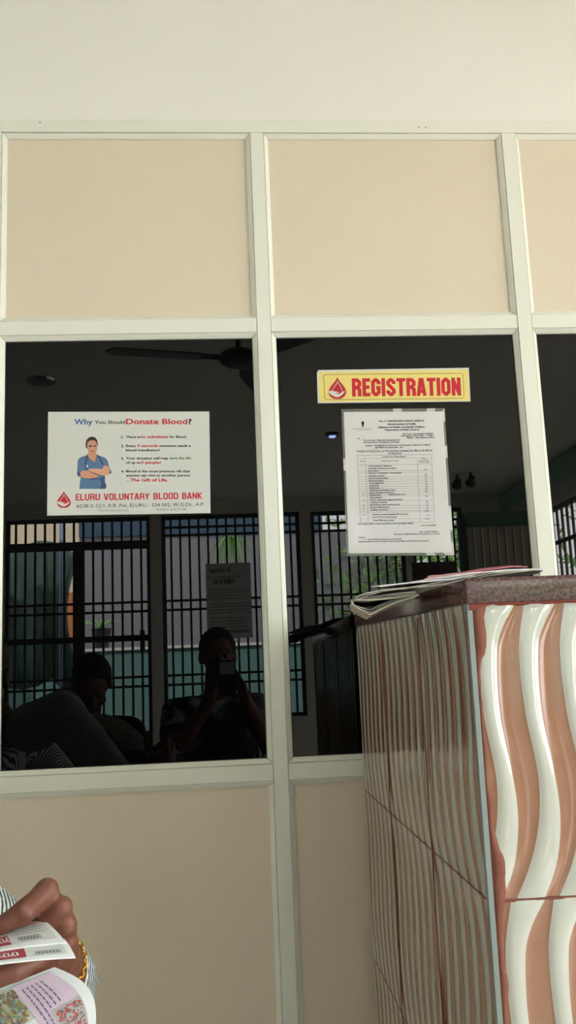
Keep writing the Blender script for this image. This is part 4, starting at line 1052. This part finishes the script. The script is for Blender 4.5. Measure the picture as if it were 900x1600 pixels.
# ================================================================== OUTSIDE
M_ground = mat('ground outside', (150, 140, 124), .9, .2, var=.1, scale=2)
bm = bmesh.new(); box(bm, -14, 14, -18, YB-.15, -.3, -.06); box(bm, XR+.15, 14, YB-.15, 6, -.3, -.06); struct('ground', bm, M_ground)
zt = MV(150, 1015, YB-1.9).z
struct('wall_compound', bbox_bm(-8, XR+.6, YB-2.05, YB-1.9, -.06, zt-.02), mat('turquoise wall paint', (104, 142, 138), .8, .2, var=.06, scale=2))
bm = bbox_bm(-8, XR+.6, YB-2.08, YB-1.87, zt-.02, zt+.012); trim(bm, M_wall)
xg = MV(124, 900, YB-4).x
struct('wall_neighbour', bbox_bm(xg, 1.9+.7, YB-4.3, YB-4, -.06, 3.02), mat('grey rendered wall', (134, 134, 140), .9, .2, var=.08, scale=1.5))
struct('wall_parapet', bbox_bm(xg, 1.4, YB-4.34, YB-3.96, 3.02, 3.9), mat('blue grey parapet', (70, 92, 112), .8, .2))
bl = empty('neighbour_building', (-5, YB-6, 0)); tag(bl, 'cream and brick building seen past the green tarpaulin, mirrored at far left', 'building')
obj('wall', bbox_bm(-9, xg-.3, YB-6.5, YB-6, -.06, 5.2), mat('cream wall', (236, 220, 190), .8, .2), bl)
zz0, zz1 = MV(115, 1010, YB-5.9).z, MV(115, 925, YB-5.9).z
obj('brick_base', bbox_bm(-9, xg-.28, YB-6.02, YB-5.95, zz0-1.5, zz1), mat('orange brick', (196, 128, 84), .9, .2, var=.15, scale=8), bl)
# tarpaulin hung over a rail, blue pole
M_tarp = mat('green tarpaulin', (112, 138, 128), .55, .4, var=.12, scale=5)
nt = M_tarp.node_tree; tl = nt.nodes.new('ShaderNodeBsdfTranslucent'); tl.inputs['Color'].default_value = (*lin((126, 158, 146)), 1); mxs = nt.nodes.new('ShaderNodeMixShader'); mxs.inputs[0].default_value = .5
nt.links.new(nt.nodes['Principled BSDF'].outputs[0], mxs.inputs[1]); nt.links.new(tl.outputs[0], mxs.inputs[2]); nt.links.new(mxs.outputs[0], nt.nodes['Material Output'].inputs['Surface'])
yT = YB-.9
rid = [(-60, 905), (-20, 890), (8, 870), (35, 853), (60, 845), (80, 846), (98, 853), (112, 862), (122, 870)]
botm = [(-60, 1075), (-20, 1075), (8, 1075), (35, 1078), (60, 1072), (80, 1060), (95, 1075), (112, 1085), (128, 1082)]
bm = bmesh.new(); rows_ = []
for j in range(25):
    t = j/24; rw = []
    for i in range(65):
        s = i/64*(len(rid)-1); k = min(int(s), len(rid)-2); f = s-k
        a = V((rid[k][0]*(1-f)+rid[k+1][0]*f, rid[k][1]*(1-f)+rid[k+1][1]*f)); b = V((botm[k][0]*(1-f)+botm[k+1][0]*f, botm[k][1]*(1-f)+botm[k+1][1]*f))
        q = a.lerp(b, t); pinch = 0
        if i > 44: q.x -= (i-44)/20*20*math.sin(math.pi*min(1, t*1.15))*1.0
        y = yT + .10*t**.5*(math.sin(i*.42+1.4*math.sin(t*3)) * .8 + .5*math.sin(i*.17+t*4)) + .25*t
        rw.append(bm.verts.new(MV(q.x, q.y, y)))
    rows_.append(rw)
for a, b in zip(rows_[:-1], rows_[1:]):
    for i in range(64): bm.faces.new((a[i], a[i+1], b[i+1], b[i]))
bmesh.ops.recalc_face_normals(bm, faces=bm.faces)
o = obj('tarpaulin', bm, M_tarp, None, smooth=True); md = o.modifiers.new('t', 'SOLIDIFY'); md.thickness = .004
tag(o, 'dark green tarpaulin draped outside the doorway, mirrored at left of left pane', 'tarpaulin')
xp = MV(96, 900, YB-.5).x
bm = bmesh.new(); tube(bm, [(xp, YB-.5, -.06), (xp, YB-.5, 2.9)], .022, 12)
tag(obj('pole', bm, mat('pale blue pole', (140, 160, 190), .4), None, True), 'pale blue steel pole standing in front of the green tarpaulin', 'pole')
# greenery
M_lf = [mat('leaf green', (112, 158, 92), .5, .4, var=.3, scale=8), mat('leaf dark green', (72, 116, 76), .5, .4, var=.3, scale=8), mat('leaf pale green', (166, 206, 140), .5, .4, var=.25, scale=8)]
for q in M_lf:
    nt = q.node_tree; tl = nt.nodes.new('ShaderNodeBsdfTranslucent'); tl.inputs['Color'].default_value = (.42, .66, .24, 1); mxs = nt.nodes.new('ShaderNodeMixShader'); mxs.inputs[0].default_value = .5
    nt.links.new(nt.nodes['Principled BSDF'].outputs[0], mxs.inputs[1]); nt.links.new(tl.outputs[0], mxs.inputs[2]); nt.links.new(mxs.outputs[0], nt.nodes['Material Output'].inputs['Surface'])
M_bark = mat('bark', (92, 78, 64), .9, .2, var=.2, scale=20)
def tree(base, h, rad, n, label, seed, leafsize=.16, trunk_r=.09):
    r = random.Random(seed); t = empty('tree', base); tag(t, label, 'tree', 'trees outside the windows')
    bm = bmesh.new(); b = V(base); tips = []
    tube(bm, [b, b+V((.05, 0, h*.35)), b+V((-.03, .05, h*.62))], 0, 10, radii=[trunk_r, trunk_r*.8, trunk_r*.55])
    for k in range(11):
        a = r.uniform(0, 6.28); p = b+V((0, 0, h*r.uniform(.22, .6))); q = p+V((math.cos(a)*rad*r.uniform(.5, .9), math.sin(a)*rad*r.uniform(.5, .9), h*r.uniform(.05, .4))); mid = p.lerp(q, .5)+V((0, 0, .1))
        tube(bm, [p, mid, q], 0, 6, radii=[trunk_r*.4, trunk_r*.25, .01]); tips += [mid, q, mid.lerp(q, .5)]
    obj('trunk', bm, M_bark, t, True)
    bm = bmesh.new()
    for k in range(n):
        c = r.choice(tips)+V((r.gauss(0, 1), r.gauss(0, 1), r.gauss(0, 1)))*rad*.28
        d = V((r.gauss(0, 1), r.gauss(0, 1), r.gauss(-.4, .8))).normalized(); x, _ = basis(d); l = leafsize*r.uniform(.6, 1.2); w = l*.28
        up = d.cross(x)*l*.12
        vs = [bm.verts.new(c+p) for p in (V((0, 0, 0)), d*l*.4+x*w+up, d*l, d*l*.4-x*w+up, d*l*.45)]
        for f in ((0, 1, 4), (1, 2, 4), (2, 3, 4), (3, 0, 4)): bm.faces.new([vs[i] for i in f]).material_index = k % 3
    obj('foliage', bm, M_lf, t)
tree((2.5, YB-3.4, -.06), 3.6, 1.3, 2600, 'bushy green tree outside the back windows, mirrored beside the notice', 1)
tree((5.0, -6.2, -.06), 4.2, 1.6, 3000, 'tall green tree outside the side windows, mirrored in the right pane', 2)
tree((6.2, -1.2, -.06), 4.4, 1.5, 2200, 'second tall tree outside the side windows, closer to the partition', 3)
def strap_plant(name, base, n, ln, label, seed, droop, up=1.0, pot=True):
    r = random.Random(seed); t = empty(name, base); tag(t, label, 'plant'); bm = bmesh.new(); b = V(base)
    for k in range(n):
        a = r.uniform(0, 6.28); d = V((math.cos(a), math.sin(a), 0)); l = ln*r.uniform(.6, 1.1); s = V((-d.y, d.x, 0)); pv = None
        for j in range(7):
            q = j/6; c = b + d*l*q*.8 + V((0, 0, up*l*(q*.95) - droop*l*q*q)); w = .016*math.sin(math.pi*min(.95, q*.85+.15))
            cur = (bm.verts.new(c+s*w), bm.verts.new(c-s*w+V((0, 0, .004))))
            if pv: bm.faces.new((pv[0], pv[1], cur[1], cur[0])).material_index = k % 3
            pv = cur
    obj('leaves', bm, M_lf, t)
    bm = bmesh.new()
    if pot: tube(bm, [b+V((0, 0, -.2)), b+V((0, 0, 0)), b+V((0, 0, .02))], 0, 18, radii=[.08, .11, .115]); obj('pot', bm, mat('black pot', (40, 36, 34), .6), t, True, sharp=40)
    else: tube(bm, [b, b+V((0, 0, .5))], .006, 6); obj('stem', bm, M_bark, t)
pb = MV(158, 1003, YB-1.95); strap_plant('potted_plant', (pb.x, YB-1.975, zt+.215), 22, .42, 'potted strap-leaved plant standing on the turquoise wall', 4, .75)
pb = MV(362, 842, YB-2.4); strap_plant('hanging_plant', (pb.x, YB-2.4, pb.z), 34, .5, 'green hanging plant mirrored above the grey poster', 5, 1.3, .55, False)

bpy.data.objects.remove(FONT_OBJ)
